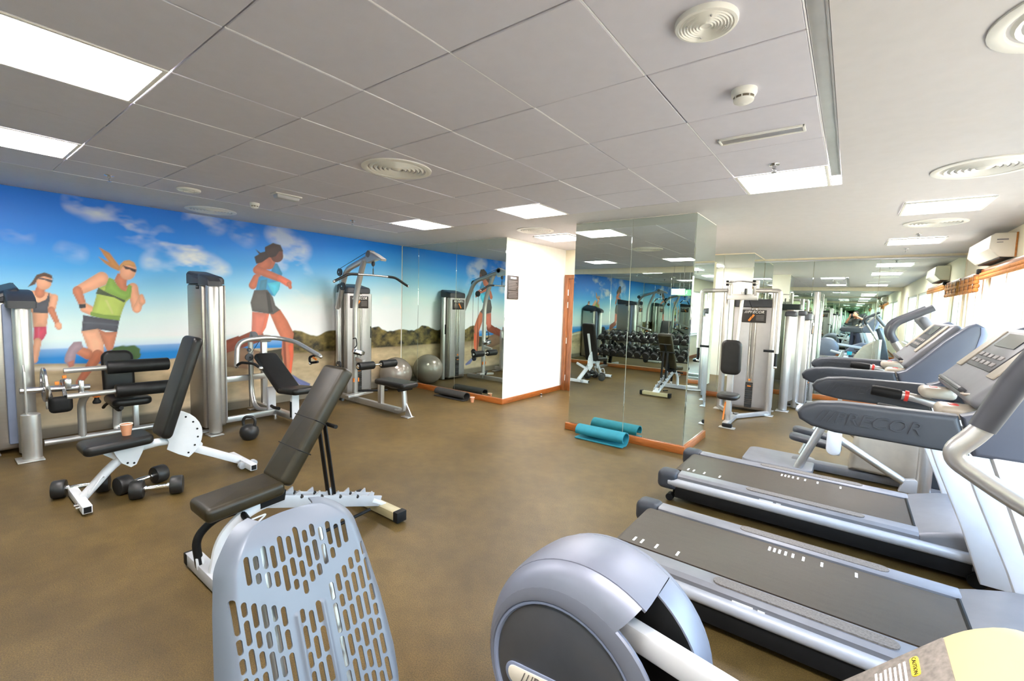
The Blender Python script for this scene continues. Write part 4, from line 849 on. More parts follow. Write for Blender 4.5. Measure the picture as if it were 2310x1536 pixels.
def rolled_mat(name, label, x0, x1, y, r, m, me_, turns=(0, 1)):
    o = thing(name, label, 'mat', ((x0 + x1) / 2, y, 0)); th = .012
    prof = []; n = 60
    for k in range(n + 1):   # loose fold: flat tail on the floor, then over and tucked back under itself
        u = k / n
        if u < .35: prof.append((y - .15 * r + (u / .35) * 1.15 * r, .006))
        else:
            a = (u - .35) / .65; ang = -PI / 2 + a * PI * 1.75; rr = r * (1 - .42 * a); prof.append((y + r + rr * math.cos(ang) * 1.25 - .25 * r * a, r * .98 + rr * math.sin(ang) * .98 if a < .98 else r * .7))
    mb = MB(); bm = mb.bm; P = [Vector((0, a, b)) for a, b in prof]; rings = []
    for i, p in enumerate(P):
        d = (P[min(i + 1, n)] - P[max(0, i - 1)]).normalized(); nn = Vector((0, -d.z, d.y)) * th / 2
        rings.append([bm.verts.new((x, *(p + s * nn).yz)) for x, s in ((x0, 1), (x1, 1), (x1, -1), (x0, -1))])
    for i in range(n):
        for k in range(4): bm.faces.new((rings[i][k], rings[i][(k + 1) % 4], rings[i + 1][(k + 1) % 4], rings[i + 1][k]))
    bm.faces.new(rings[0]); bm.faces.new(rings[-1][::-1]); bmesh.ops.recalc_face_normals(bm, faces=bm.faces[:])
    lo = min(v.co.z for v in bm.verts); bmesh.ops.translate(bm, vec=(0, 0, -lo + .001), verts=bm.verts[:])
    mb.done('mat_sheet', m, o, ang=50); return o
rolled_mat('folded_mat', 'teal exercise mat folded loosely on the floor against the mirrored column', -2.58, -1.97, 4.77, .088, 'teal_foam', 'cyan')
rolled_mat('folded_mat', 'black exercise mat half rolled on the floor by the wall mirror skirting', -5.60, -4.92, 5.28, .075, 'mat_black', 'mat_edge')
# notice on the white passage wall
t = thing('notice_board', 'dark brown printed notice fixed on the white passage wall', 'sign', (-4.35, 5.77, 1.68))
bd_ = MB().box((-4.353, 5.77, 1.87), (.012, .29, .375), bev=.003).done('notice_panel', 'sign_brown', t)
MB().box((-4.3455, 5.77, 2.02), (.002, .15, .028)).done('notice_heading', 'mark_white', bd_)
for i in range(11):
    w_ = .24 - random.uniform(0, .05) * (i % 3); MB().box((-4.3455, 5.765 + (.24 - w_) / 2 * (-1 if i < 6 else 0), 1.965 - i * .024 - (.02 if i > 5 else 0)), (.002, w_, .0055)).done('notice_line', 'print_grey', bd_)
o = thing('door_stop', 'small chrome door stop on the floor by the passage skirting', 'door stop', (-4.25, 6.55, 0))
MB().lathe([(.025, 0), (.025, .008), (.012, .012), (.012, .04), (.018, .045), (.018, .055), (.001, .058)], (-4.25, 6.55, 0), n=16).done('stop_post', 'chrome', o); MB().lathe([(.019, .03), (.021, .034), (.019, .038)], (-4.25, 6.55, 0), n=16).done('stop_ring', 'black', o)

# ------------------------------------------------------------------ dumbbell rack against the back mirror (seen in the column mirror)
t = thing('dumbbell_rack', 'two-tier black steel dumbbell rack in front of the back mirror', 'rack', (-4.1, -.78, 0))
RX0, RX1 = -5.3, -2.75
for x in (RX0 + .1, RX1 - .1):
    MB().beam((x, -1.0, .06), (x, -.78, .92), .07, .07).done('rack_post', 'black', t); MB().beam((x, -1.08, .04), (x, -.48, .04), .08, .06).done('rack_foot', 'silver', t)
for y, z in ((-.66, .40), (-.76, .80)):
    for dy, dz in ((-.10, .05), (.10, -.03)): MB().beam(((RX0), y + dy, z + dz), (RX1, y + dy, z + dz), .07, .025).done('rack_shelf_rail', 'black', t)
    for x in (RX0 + .1, RX1 - .1): MB().beam((x, y - .18, z + .02), (x, y + .16, z - .03), .03, .05).done('shelf_bracket', 'black', t)
RG = 'dumbbells on the rack'
for tier, (y, z, r, n) in enumerate(((-.66, .405, .088, 12), (-.76, .80, .068, 13))):
    first = None
    for i in range(n):
        x = RX0 + .12 + (RX1 - RX0 - .24) * i / (n - 1)
        ORD = ['first', 'second', 'third', 'fourth', 'fifth', 'sixth', 'seventh', 'eighth', 'ninth', 'tenth', 'eleventh', 'twelfth', 'thirteenth'][i]
        lb = ORD + (' large round-headed dumbbell from the mural end, lower tier of the rack' if tier == 0 else ' small round-headed dumbbell from the mural end, upper tier of the rack')
        if first is None: first = dumbbell(lb, (x, y - .13, z + .06 + r), (x, y + .13, z - .035 + r), r, .10, RG); first_x = x
        else: dup(first, first.location + Vector((x - first_x, 0, 0)), lb)
# exit sign
t = thing('exit_sign', 'small green illuminated exit sign hanging from the ceiling behind the camera', 'sign', (-3.35, -.9, 1.95))
bx_ = MB().box((-3.35, -.9, 2.02), (.32, .03, .15), bev=.006).done('sign_box', 'exit_green', t)
for s in (-1, 1): MB().cyl((-3.35 + s * .12, -.9, 2.095), (-3.35 + s * .12, -.9, H), .004, 6).done('sign_rod', 'steel', t)
for s in (-1, 1):
    y = -.9 + s * .0165
    MB().prism([(-3.47, 2.0), (-3.41, 2.0), (-3.41, 1.98), (-3.37, 2.02), (-3.41, 2.06), (-3.41, 2.04), (-3.47, 2.04)], 'y', y - .001, y + .001).done('arrow_mark', 'exit_white', bx_)
    MB().ball((-3.29, y, 2.06), .013, 8, (1, .1, 1)).beam((-3.29, y, 2.05), (-3.30, y, 2.01), .002, .02).beam((-3.30, y, 2.01), (-3.33, y, 1.965), .002, .012).beam((-3.30, y, 2.01), (-3.265, y, 1.97), .002, .012).beam((-3.29, y, 2.04), (-3.255, y, 2.025), .002, .01).done('running_figure', 'exit_white', bx_)
# wall switch, air conditioners, blinds
t = thing('air_conditioner', 'cream split air conditioner high on the window wall', 'air conditioner', (1.31, 8.0, 2.3))
MB().prism([(1.419, 2.30), (1.419, 2.575), (1.24, 2.575), (1.205, 2.55), (1.195, 2.40), (1.28, 2.31)], 'y', 7.42, 8.62, bev=.012, seg=3).done('unit_body', 'ac_white', t)
MB().prism([(1.203, 2.42), (1.28, 2.325), (1.272, 2.319), (1.193, 2.41)], 'y', 7.46, 8.58, bev=.002).done('air_flap', 'frame_white', t)
MB().box((1.35, 8.0, 2.303), (.11, 1.1, .012)).done('air_outlet', 'black', t); MB().box((1.30, 7.415, 2.50), (.09, .006, .015)).box((1.28, 7.415, 2.47), (.05, .006, .008)).done('side_mark', 'print_grey', t); MB().box((1.41, 7.42, 2.44), (.014, .012, .27)).done('back_plate', 'blind', t)
t = thing('roman_blind', 'raised orange-brown roman blind over the window next to far mirror', 'blind', (1.37, 9.45, 1.94))
hr = MB().box((1.385, 9.45, 2.215), (.06, 1.24, .05), bev=.008).done('head_rail', 'skirting', t)
for i in range(4): MB().box((1.36 - .008 * (i % 2), 9.45, 2.16 - i * .055), (.05, 1.2, .06), bev=.02, seg=3).done('blind_fold', 'blind', t)
for y in (8.98, 9.3, 9.62, 9.95): MB().box((1.33, y, 2.08), (.006, .03, .24)).done('blind_tape', 'door_wood', t)
t = thing('roman_blind', 'raised brown roman blind over the wide middle window', 'blind', (1.37, 7.5, 2.0))
MB().box((1.385, 7.5, 2.235), (.06, 2.44, .05), bev=.008).done('head_rail', 'skirting', t)
for i in range(2): MB().box((1.36, 7.5, 2.19 - i * .045), (.05, 2.4, .05), bev=.02, seg=3).done('blind_fold', 'blind', t)
MB().box((1.36, 8.72, 2.235), (.09, .06, .07), bev=.01).done('rail_end', 'black', t)

# ------------------------------------------------------------------ treadmills (authored around y=0, user faces +X)
def treadmill(label, loc):
    t = thing('treadmill', label, 'treadmill', (0, 0, 0), 'treadmills in a row facing the windows')
    B = lambda mb, n, m, p=t, **k: mb.done(n, m, p, **k)
    B(MB().box((-.02, 0, .115), (1.98, .70, .13), bev=.01), 'deck_frame', 'black')
    r = .055; prof = [(.56, .235), (-.99, .235)] + [(-.99 + -r * math.sin(a), .18 + r * math.cos(a)) for a in [math.radians(15 * k) for k in range(1, 12)]] + [(-.99, .125), (.56, .125)]
    b = B(MB().prism(prof, 'y', -.264, .264), 'running_belt', 'belt')
    for k, x in enumerate((-.28, -.255, -.23, -.20, -.165, -.115, -.03, .12)):
        B(MB().box((x, .200, .236), (.012, .05, .002)), 'speed_mark', 'mark_white', b)
    for x in (-.93, -.885, -.80, -.68): B(MB().box((x, -.205, .236), (.012, .05, .002)), 'speed_mark', 'mark_white', b)
    for s in (-1, 1):
        sr = B(MB().prism([(s * .283, .17), (s * .283, .238), (s * .30, .247), (s * .385, .243), (s * .405, .225), (s * .405, .17)], 'x', -.96, .53, bev=.003), 'side_rail', 'rail_grey')
        st = [(-.46 + .035 - .035 * math.sin(math.radians(a)), s * .345 + .035 * math.cos(math.radians(a))) for a in range(0, 181, 30)] + [(.26 - .035 + .035 * math.sin(math.radians(a)), s * .345 - .035 * math.cos(math.radians(a))) for a in range(0, 181, 30)]
        B(MB().prism(st, 'z', .243, .2505), 'foot_grip', 'grip_tan', sr)
        if s < 0: 
            for x0, x1 in ((-.36, -.27), (-.25, -.22)): B(MB().box(((x0 + x1) / 2, s * .4075, .205), (x1 - x0, .002, .012)), 'rail_logo', 'mark_white', sr)
        B(MB().lathe([(.034, -1.03), (.036, -1.02), (.036, .80), (.030, .81)], (0, s * .40, .168), (1, 0, 0), 18), 'silver_extrusion', 'pale_grey')
        B(MB().box((-.1, s * .392, .095), (1.75, .04, .10), bev=.006), 'side_skirt', 'black')
        B(MB().box((-1.04, s * .355, .175), (.17, .15, .155), bev=.045, seg=4), 'rear_cap', 'arm_blue')
        B(MB().cyl((-1.02, s * .40, .03), (-1.02, s * .34, .03), .03, 14), 'rear_foot', 'black'); B(MB().cyl((.80, s * .42, .045), (.80, s * .36, .045), .045, 16), 'transport_wheel', 'black')
        # lower upright, handrail and console cheek
        y0, y1 = s * .455 - .035, s * .455 + .035
        u = B(MB().prism([(.80, .06), (.70, .36), (.56, .72), (.42, 1.13), (.62, 1.13), (.74, .80), (.90, .40), (1.03, .06)], 'y', y0, y1, bev=.012), 'upright', 'white_coat')
        B(MB().beam((.61, s * .455, 1.0), (.80, s * .455, .45), .076, .006), 'upright_seam', 'black', u)
        hr = B(MB().prism([(.332, 1.25), (-.01, 1.246), (-.085, 1.236), (-.135, 1.212), (-.155, 1.185), (-.145, 1.155), (-.10, 1.132), (-.02, 1.119), (.372, 1.112)], 'y', y0 - .006, y1 + .006, bev=.02, seg=4), 'handrail', 'arm_blue')
        for sy, xx in ((y0 - .0075, 1), (y1 + .0075, -1)):
            lettering('embossed_lettering', LOGO, .068, frame((.075, sy, 1.183), (xx, 0, 0), (0, 0, 1)), 'arm_blue', hr, depth=.0022, sx=1.05)
        ck = [(.340, 1.25), (.38, 1.268), (.44, 1.335), (.54, 1.462), (.63, 1.555), (.665, 1.572), (.70, 1.55), (.705, 1.51), (.68, 1.38), (.62, 1.22), (.56, 1.112), (.380, 1.112)]
        B(MB().prism(ck, 'y', y0 - .004, y1 + .004, bev=.018, seg=3), 'console_cheek', 'cheek')
        B(MB().prism([(.70, 1.55), (.716, 1.51), (.69, 1.37), (.63, 1.2), (.60, 1.2), (.66, 1.37), (.683, 1.51), (.68, 1.55)], 'y', y0 - .01, y1 + .01, bev=.006), 'cheek_edge', 'panel_blue')
        # stub handles with red ring
        B(MB().tube(fil([(.46, s * .40, 1.16), (.40, s * .33, 1.155), (.30, s * .30, 1.19), (.22, s * .30, 1.20)], .06, 5), .021, 12), 'handle_stem', 'silver')
        B(MB().cyl((.235, s * .30, 1.198), (.11, s * .30, 1.21), .027, 14, bev=.008), 'handle_grip', 'black'); B(MB().cyl((.26, s * .30, 1.196), (.245, s * .30, 1.1975), .0275, 14), 'handle_ring', 'red')
        cu = B(MB().lathe([(.055, 0), (.075, .06), (.085, .075), (.088, .08), (.078, .082), (.07, .06), (.05, .01), (.001, .01)], (.47, s * .27, 1.26), (-.35, 0, 1), 20, caps=False), 'cup_holder', 'pod_beige')
        B(MB().box((.36, s * .27, 1.235), (.13, .14, .05), bev=.02, seg=3), 'side_pod', 'pod_beige'); B(MB().box((.345, s * .27, 1.261), (.028, .045, .003), bev=.002), 'pod_badge', 'red')
    hood = [(.52, .08), (.52, .238), (.58, .262), (.70, .30), (.84, .318), (.96, .30), (1.03, .24), (1.05, .15), (1.04, .08)]
    h = B(MB().prism(hood, 'y', -.405, .405, bev=.03, seg=4), 'motor_hood', 'rail_grey')
    B(MB().prism([(.508, .20), (.508, .237), (.516, .243), (.524, .241), (.524, .20)], 'y', -.275, .275), 'hood_lip', 'black')
    B(MB().cyl((.5, -.44, 1.2), (.5, .44, 1.2), .03, 14), 'cross_tube', 'silver')
    an = math.radians(50); M = Matrix.Translation((.50, 0, 1.41)) @ Matrix.Rotation(-an, 4, 'Y')
    C_ = B(MB().box((0, 0, 0), (.36, .80, .06), bev=.025, seg=3).xf(M), 'console', 'rail_grey')
    B(MB().box((.05, 0, .033), (.20, .44, .006), bev=.003).xf(M), 'console_keypad', 'dark_plastic', C_); B(MB().box((.10, 0, .0375), (.07, .30, .004)).xf(M), 'console_screen', 'screen', C_)
    for i in range(10): B(MB().box((-.02 + .035 * (i // 5), -.16 + .08 * (i % 5), .038), (.018, .05, .004), bev=.001).xf(M), 'console_key', 'print_grey', C_)
    for s in (-1, 1): B(MB().box((.04, s * .30, .034), (.22, .10, .008), bev=.004).xf(M), 'console_wing', 'pod_beige', C_)
    B(MB().box((-.155, 0, .04), (.02, .5, .03), bev=.008).xf(M), 'reading_ledge', 'dark_plastic', C_)
    t.location = loc; return t
t1 = treadmill('nearest treadmill, its wide brown belt filling the lower right of the picture', (0, 2.715, 0))
dup(t1, (-.09, 4.135, 0), 'second treadmill from the camera, beyond the nearest one')

# ------------------------------------------------------------------ near elliptical (rear wheel housing towards the camera)
t = thing('elliptical_trainer', 'grey-blue elliptical trainer with a big round rear housing at the bottom edge', 'elliptical trainer', (0, 1.33, 0))
CA, CB = (-.652, .398), (-.607, .437)
def arcshell(prof, n=56, a0=0.0, a1=2 * PI):
    """rings of (radius, y, blend of centre CA to CB) around the wheel axis; angles from +X towards +Z"""
    mb = MB(); bm = mb.bm; full = a1 - a0 > 6.28; m = n if full else n + 1; R_ = []
    for r, y, k in prof:
        cx, cz = CA[0] + (CB[0] - CA[0]) * k, CA[1] + (CB[1] - CA[1]) * k
        R_.append([bm.verts.new((cx + r * math.cos(a0 + (a1 - a0) * i / n), y, cz + r * math.sin(a0 + (a1 - a0) * i / n))) for i in range(m)])
    for p, q in zip(R_[:-1], R_[1:]):
        for i in range(n): bm.faces.new((p[i], p[(i + 1) % m], q[(i + 1) % m], q[i]))
    return mb
arcshell([(.262, 1.172, 0), (.268, 1.164, 0), (.280, 1.162, .15), (.300, 1.168, .4), (.302, 1.174, .45), (.296, 1.19, .45)]).done('near_side_shell', 'shell_blue', t)
arcshell([(.300, 1.168, .4), (.318, 1.177, .65), (.336, 1.192, .85), (.348, 1.21, .95), (.353, 1.222, 1), (.347, 1.2235, 1), (.30, 1.2235, 1)], 50, math.radians(58), math.radians(290)).done('side_shell_lip', 'shell_blue', t)
arcshell([(.14, 1.19, .6), (.14, 1.222, .8)]).done('hub_drum', 'black', t)
arcshell([(.345, 1.3335, .95), (.05, 1.333, .95)]).done('slot_wall', 'black', t)
arcshell([(.340, 1.3335, .95), (.350, 1.335, .95), (.356, 1.36, .93), (.356, 1.42, .9), (.349, 1.4535, .9)], 30, math.radians(-75), math.radians(55.5)).done('far_shell_lip', 'shell_blue', t)
arcshell([(.249, 1.178, 0), (.256, 1.166, 0), (.263, 1.165, 0), (.265, 1.172, 0)]).done('shell_trim_ring', 'panel_blue', t)
dc = arcshell([(.252, 1.180, 0), (.249, 1.174, 0), (.24, 1.171, 0), (.12, 1.166, 0), (.001, 1.164, 0)]).done('wheel_disc', 'disc_grey', t)
arcshell([(.347, 1.2245, 1), (.354, 1.226, 1), (.360, 1.26, 1), (.363, 1.32, .95), (.361, 1.38, .9), (.356, 1.43, .9), (.349, 1.452, .9)], 44, math.radians(56), math.radians(290)).done('top_shell', 'shell_blue', t)
arcshell([(.347, 1.4535, .9), (.349, 1.455, .9), (.344, 1.475, .9), (.326, 1.50, .9), (.29, 1.52, .9), (.15, 1.528, .9), (.001, 1.53, .9)]).done('far_side_shell', 'shell_blue', t)
arcshell([(.14, 1.19, 1), (.14, 1.452, 1)]).done('inner_drum', 'black', t)
bm_ = frame((-.675, 1.1635, .375), (math.cos(.13), 0, math.sin(.13)), (-math.sin(.13), 0, math.cos(.13)))
def lp(poly, d0, d1):
    m = MB().prism(poly, 'z', d0, d1, bev=.002); return m.xf(bm_)
rim = lp(rrect(.37, .082, .04, 6), -.004, .002).done('badge_rim', 'panel_blue', dc); bp = lp(rrect(.345, .062, .03, 6), .0, .004).done('badge_plate', 'paper_white', dc)
lettering('badge_lettering', LOGO, .058, bm_ @ Matrix.Translation((.01, 0, .0045)), 'grip_tan', bp)
for y in (1.30, 1.37):
    pass
MB().beam((-.56, 1.28, .62), (.45, 1.26, .49), .05, .075, bev=.01).done('pedal_arm', 'white_coat', t)
MB().beam((-.50, 1.40, .30), (.45, 1.40, .26), .05, .07, bev=.01).done('pedal_arm', 'white_coat', t)
for y, z in ((1.16, .44), (1.52, .34)): MB().pad((.35, y, z), (.40, .17, .05), bev=.02, corner=.06).done('foot_pedal', 'dark_plastic', t)
MB().beam((-.95, 1.34, .05), (1.05, 1.34, .05), .12, .08, bev=.02).done('base_frame', 'rail_grey', t)
for x in (-.9, .98): MB().beam((x, 1.02, .035), (x, 1.66, .035), .09, .06, bev=.02).done('base_foot', 'rail_grey', t)
MB().prism([(.55, .05), (1.02, .05), (.98, .5), (.86, 1.2), (.78, 1.2), (.68, .55)], 'y', 1.26, 1.42, bev=.03, seg=3).done('front_mast', 'panel_blue', t)
MB().box((.70, 1.34, 1.38), (.07, .44, .34), rot=(0, math.radians(-35), 0), bev=.03, seg=3).done('console', 'pale_grey', t); MB().box((.668, 1.34, 1.40), (.006, .3, .16), rot=(0, math.radians(-35), 0)).done('console_screen', 'screen', t)
for y in (1.06, 1.60):
    s = 1 if y > 1.3 else -1; ph = 0 if s > 0 else .34
    MB().tube(fil([(.80, 1.34 + s * .12, .86), (.62 + ph, y - s * .02, 1.03), (.355 + ph, y, 1.155), (.225 + ph, y, 1.245), (.275 + ph, y, 1.31), (.30 + ph, y, 1.36)], .09, 8), .0235, 16).done('handlebar', 'silver', t)
    MB().tube([(.282 + ph, y, 1.325), (.33 + ph, y, 1.45), (.40 + ph, y - s * .02, 1.60)], [.027, .030, .029], 16).done('handlebar_grip', 'dark_plastic', t)

# ------------------------------------------------------------------ recumbent bike: perforated seat back, console
def seat_shell(par):
    cy, zt, zb = .567, 1.035, .50
    nu, nv = 120, 150
    def W(z):
        k = (zt - z); base = np.interp(z, [.50, .56, .62, .75, .88, .96, 1.035], [.205, .218, .222, .215, .198, .184, .168]); c = np.clip(k / .085, 0, 1); return base * (1 - (1 - np.sqrt(np.clip(1 - (1 - c) ** 2, 0, 1))) * .52)
    u = np.linspace(-1, 1, nu); z = np.linspace(zb, zt, nv); U, Z = np.meshgrid(u, z); S = U * W(Z)
    # slots: tall rounded holes in staggered columns, spared along a V band and two spines
    rs = random.Random(5); holes = []
    def fill(x, top, bot, k):
        z_ = top
        while z_ - bot > .022:
            L = (.034, .058, .042, .070, .030, .050)[(k + rs.randrange(2)) % 6]; k += 1
            L = min(L, z_ - bot)
            if z_ - L - bot < .03: L = z_ - bot if z_ - bot < .075 else (z_ - bot) * .5
            if L > .022: holes.append((x, z_ - .0062, z_ - L + .0062))
            z_ -= L + .0075
    for i, x in enumerate(np.arange(-.168, .169, .0210)):
        vee = .834 + abs(x) * .60
        if abs(x) < .135: fill(x, 1.004 - .14 * abs(x) - .010 * (i % 2), vee + .016 + .006 * (i % 2), i)
        if .028 < abs(x) < .047: continue
        fill(x, min(vee - .022, .935), .515, i + 2)
    sd = np.full(S.shape, 1e3); hw = .0064; gx = np.zeros(S.shape); gz = np.zeros(S.shape)
    for x, a, b in holes:
        zc = np.clip(Z, b, a); dx, dz = S - x, Z - zc; d = np.hypot(dx, dz) - hw; m = d < sd
        sd[m] = d[m]; nn = np.hypot(dx, dz) + 1e-9; gx[m] = (dx / nn)[m]; gz[m] = (dz / nn)[m]
    fs = (sd[:-1, :-1] + sd[1:, :-1] + sd[1:, 1:] + sd[:-1, 1:]) / 4; keep = fs > 0
    # snap the rim of every hole to its outline
    idx = np.arange(nu * nv).reshape(nv, nu); near = np.zeros(S.shape, bool); rem = ~keep
    for dj, di in ((0, 0), (0, 1), (1, 0), (1, 1)): near[dj:nv - 1 + dj, di:nu - 1 + di] |= rem
    S2 = np.where(near, S - sd * gx, S); Z2 = np.where(near, Z - sd * gz, Z)
    Un = S2 / W(Z2); edge = np.clip((np.abs(Un) - .80) / .20, 0, 1); te = np.clip((Z2 - (zt - .05)) / .05, 0, 1)
    X = -1.128 + (zt - Z2) * .40 - .10 * np.clip((.70 - Z2) / .2, 0, 1) ** 2 * 0
    X = X + .018 * (np.abs(Un) ** 2) - .05 * edge ** 2 - .035 * te ** 2 + .006 * np.exp(-((np.abs(S2) - .033) / .006) ** 2) * (Z2 < .82)
    co = np.stack([X, cy + S2, Z2], -1).reshape(-1, 3)
    f = np.stack([idx[:-1, :-1], idx[:-1, 1:], idx[1:, 1:], idx[1:, :-1]], -1)[keep]
    bm = bmesh.new(); vs = [bm.verts.new(c) for c in co]
    for a in f: bm.faces.new([vs[k] for k in a])
    bmesh.ops.delete(bm, geom=[v for v in bm.verts if not v.link_faces], context='VERTS')
    bmesh.ops.recalc_face_normals(bm, faces=bm.faces[:])
    for fc in bm.faces:
        fc.smooth = True
    # thickness
    gm = bmesh.ops.solidify(bm, geom=bm.faces[:], thickness=.005)
    mb = MB(); mb.bm.free(); mb.bm = bm
    o = mb.done('seat_back', 'seat_blue', par, ang=50)
    # recessed marks that are not cut through
    for s in (-1, 1):
        for k, (dx, z0, L) in enumerate(((.128, .955, .035), (.146, .93, .05), (.164, .905, .03))):
            pass
    return o
t = thing('recumbent_bike', 'recumbent bike whose pale blue perforated seat back stands at the bottom edge', 'exercise bike', (-.3, .57, 0))
sbk = seat_shell(t)
MB().tube(fil([(-1.13, .43, .98), (-1.165, .48, 1.0), (-1.165, .66, 1.0), (-1.13, .71, .98)], .05, 5), .016, 10).done('seat_back_tube', 'silver', t)
for y in (.49, .65): MB().tube(fil([(-1.165, y, 1.0), (-1.06, y, .72), (-.98, y, .50), (-.80, y, .42)], .1, 6), .018, 12).done('seat_frame_tube', 'silver', t)
MB().pad((-.72, .57, .46), (.44, .44, .08), bev=.035, corner=.10).done('seat_cushion', 'dark_plastic', t)
MB().beam((-1.05, .57, .28), (-.1, .57, .30), .10, .08, bev=.02).done('seat_rail', 'silver', t)
for x in (-1.0, .42): MB().beam((x, .30, .04), (x, .84, .04), .09, .07, bev=.02).done('base_foot', 'rail_grey', t)
MB().beam((-1.0, .57, .06), (-.95, .57, .28), .08, .08).done('rear_post', 'rail_grey', t); MB().beam((-1.0, .57, .05), (.45, .57, .05), .09, .07).done('base_frame', 'rail_grey', t)
MB().prism([(-.12, .06), (.55, .06), (.58, .3), (.50, .62), (.36, .66), (.10, .55), (-.10, .32)], 'y', .49, .65, bev=.04, seg=4).done('drive_housing', 'shell_blue', t)
for s in (-1, 1): MB().beam((.22, .57 + s * .10, .34), (.22 + s * .17, .57 + s * .10, .34), .02, .03).box((.22 + s * .17, .57 + s * .17, .34), (.10, .09, .03), bev=.008).done('crank_pedal', 'black', t)
MB().beam((.42, .57, .55), (.26, .57, 1.12), .08, .07, bev=.02).done('console_mast', 'pale_grey', t)
for s in (-1, 1): MB().tube(fil([(.30, .57 + s * .03, 1.0), (.24, .57 + s * .22, 1.0), (.10, .57 + s * .26, .97)], .06, 5), .017, 10).done('console_handle', 'black', t)
# console: slab rising away from the rider, rounded upper corners
ca = math.atan2(.125, .105); cM = Matrix.Translation((.112, .558, 1.174)) @ Matrix.Rotation(-ca, 4, 'Y')
pl_ = rrect(.25, .42, .10, 10)
cn = MB().prism(pl_, 'z', -.03, .012, bev=.02, seg=4).xf(cM).done('console', 'cream_plastic', t)
lb_ = MB().box((-.045, .0, .0125), (.145, .385, .003), bev=.001).xf(cM).done('console_label', 'grip_tan', cn)
cx_ = MB().prism(rrect(.011, .036, .004, 3, -.012, .158), 'z', .0132, .0150).xf(cM).done('caution_box', 'yellow', lb_)
lettering('caution_lettering', 'CAUTION', .0075, cM @ frame((-.012, .158, .0152), (0, -1, 0), (1, 0, 0)), 'black', lb_, depth=.0002, shear=0)
for i in range(7): MB().box((-.025 - i * .0066, .152, .0142), (.0028, .046 - .006 * (i % 3 == 2), .0008)).xf(cM).done('label_line', 'mark_white', lb_)
MB().box((-.02, -.06, .0145), (.08, .16, .003), bev=.001).xf(cM).done('console_screen', 'screen', cn)

# ------------------------------------------------------------------ adaptive cross trainer beyond the second treadmill
t = thing('cross_trainer', 'beige and silver cross trainer with dark handles behind the second treadmill', 'elliptical trainer', (0, 5.5, 0))
CY = 5.50
MB().prism(rrect(.62, .56, .08, 5, -.50, CY - .12), 'z', .01, .085, bev=.015).done('rear_floor_plate', 'rail_grey', t)
MB().beam((-.4, CY, .05), (.75, CY, .05), .14, .08, bev=.02).done('base_frame', 'rail_grey', t); MB().beam((.70, CY - .36, .04), (.70, CY + .36, .04), .1, .07, bev=.02).done('front_foot', 'rail_grey', t)
for s in (-1, 1):
    y = CY + s * .33
    MB().cyl((-.33, y, .05), (-.11, y, .62), .036, 16).done('rear_strut', 'silver', t)
    MB().prism(rrect(.115, .25, .055, 5, -.045, .41), 'y', y + s * .045 - .03, y + s * .045 + .03, bev=.012).done('link_cap', 'white_coat', t)
    MB().cyl((-.02, y, .44), (.50, y, .13), .034, 16).done('link_tube', 'silver', t)
    MB().prism([(.44, .06), (.47, .17), (.54, .19), (.64, .16), (.66, .06)], 'y', y - .035, y + .035, bev=.01).done('pivot_bracket', 'pale_grey', t); MB().cyl((.60, y - .038, .11), (.60, y + .038, .11), .016, 12).done('pivot_bolt', 'black', t)
    MB().cyl((.60, y, .06), (.60, y, 1.0), .052, 18).done('front_post', 'silver', t)
    MB().pad((-.20, CY + s * .17, .33), (.44, .17, .06), rot=(0, .12, 0), bev=.025, corner=.06).done('foot_pedal', 'dark_plastic', t)
    MB().box((-.02, CY + s * .17, .28), (.06, .09, .08), bev=.015).done('pedal_hinge', 'pale_grey', t)
    MB().tube(fil([(.56, y * .5 + CY * .5, .98), (.39, y, 1.27), (.295, y, 1.44), (.32, y, 1.53), (.56, y, 1.69)], .09, 7), [.022] * 1 + [.024] * 24, 14).done('arm_tube', 'silver', t) if False else None
    MB().tube(fil([(.56, CY + s * .2, .98), (.39, CY + s * .24, 1.27), (.31, CY + s * .24, 1.40)], .09, 6), .023, 14).done('arm_tube', 'silver', t)
    MB().tube(fil([(.33, CY + s * .24, 1.37), (.285, CY + s * .24, 1.45), (.32, CY + s * .24, 1.54), (.56, CY + s * .22, 1.68)], .07, 7), .03, 14).done('arm_grip', 'dark_plastic', t)
    MB().cyl((-.38, CY + s * .05, .62), (-.12, CY + s * .12, .55), .03, 14).done('side_pad', 'pale_grey', t)
MB().prism([(.08, .12), (.12, .5), (.3, .80), (.52, .95), (.62, .95), (.66, .1)], 'y', CY - .17, CY + .17, bev=.05, seg=4).done('drive_housing', 'pod_beige', t)
MB().prism([(.60, .06), (.62, .95), (.52, 1.25), (.60, 1.28), (.74, .95), (.92, .06)], 'y', CY - .12, CY + .12, bev=.04, seg=3).done('front_mast', 'arm_blue', t)
MB().box((.60, CY, 1.46), (.07, .42, .36), rot=(0, math.radians(-38), 0), bev=.03, seg=3).done('console', 'rail_grey', t); MB().box((.565, CY, 1.49), (.006, .28, .18), rot=(0, math.radians(-38), 0)).done('console_screen', 'screen_amber', t)
MB().lathe([(.05, 0), (.058, .09), (.052, .09), (.045, .005)], (.03, CY - .30, .52), n=20, caps=False).done('bottle_ring', 'cyan', t)
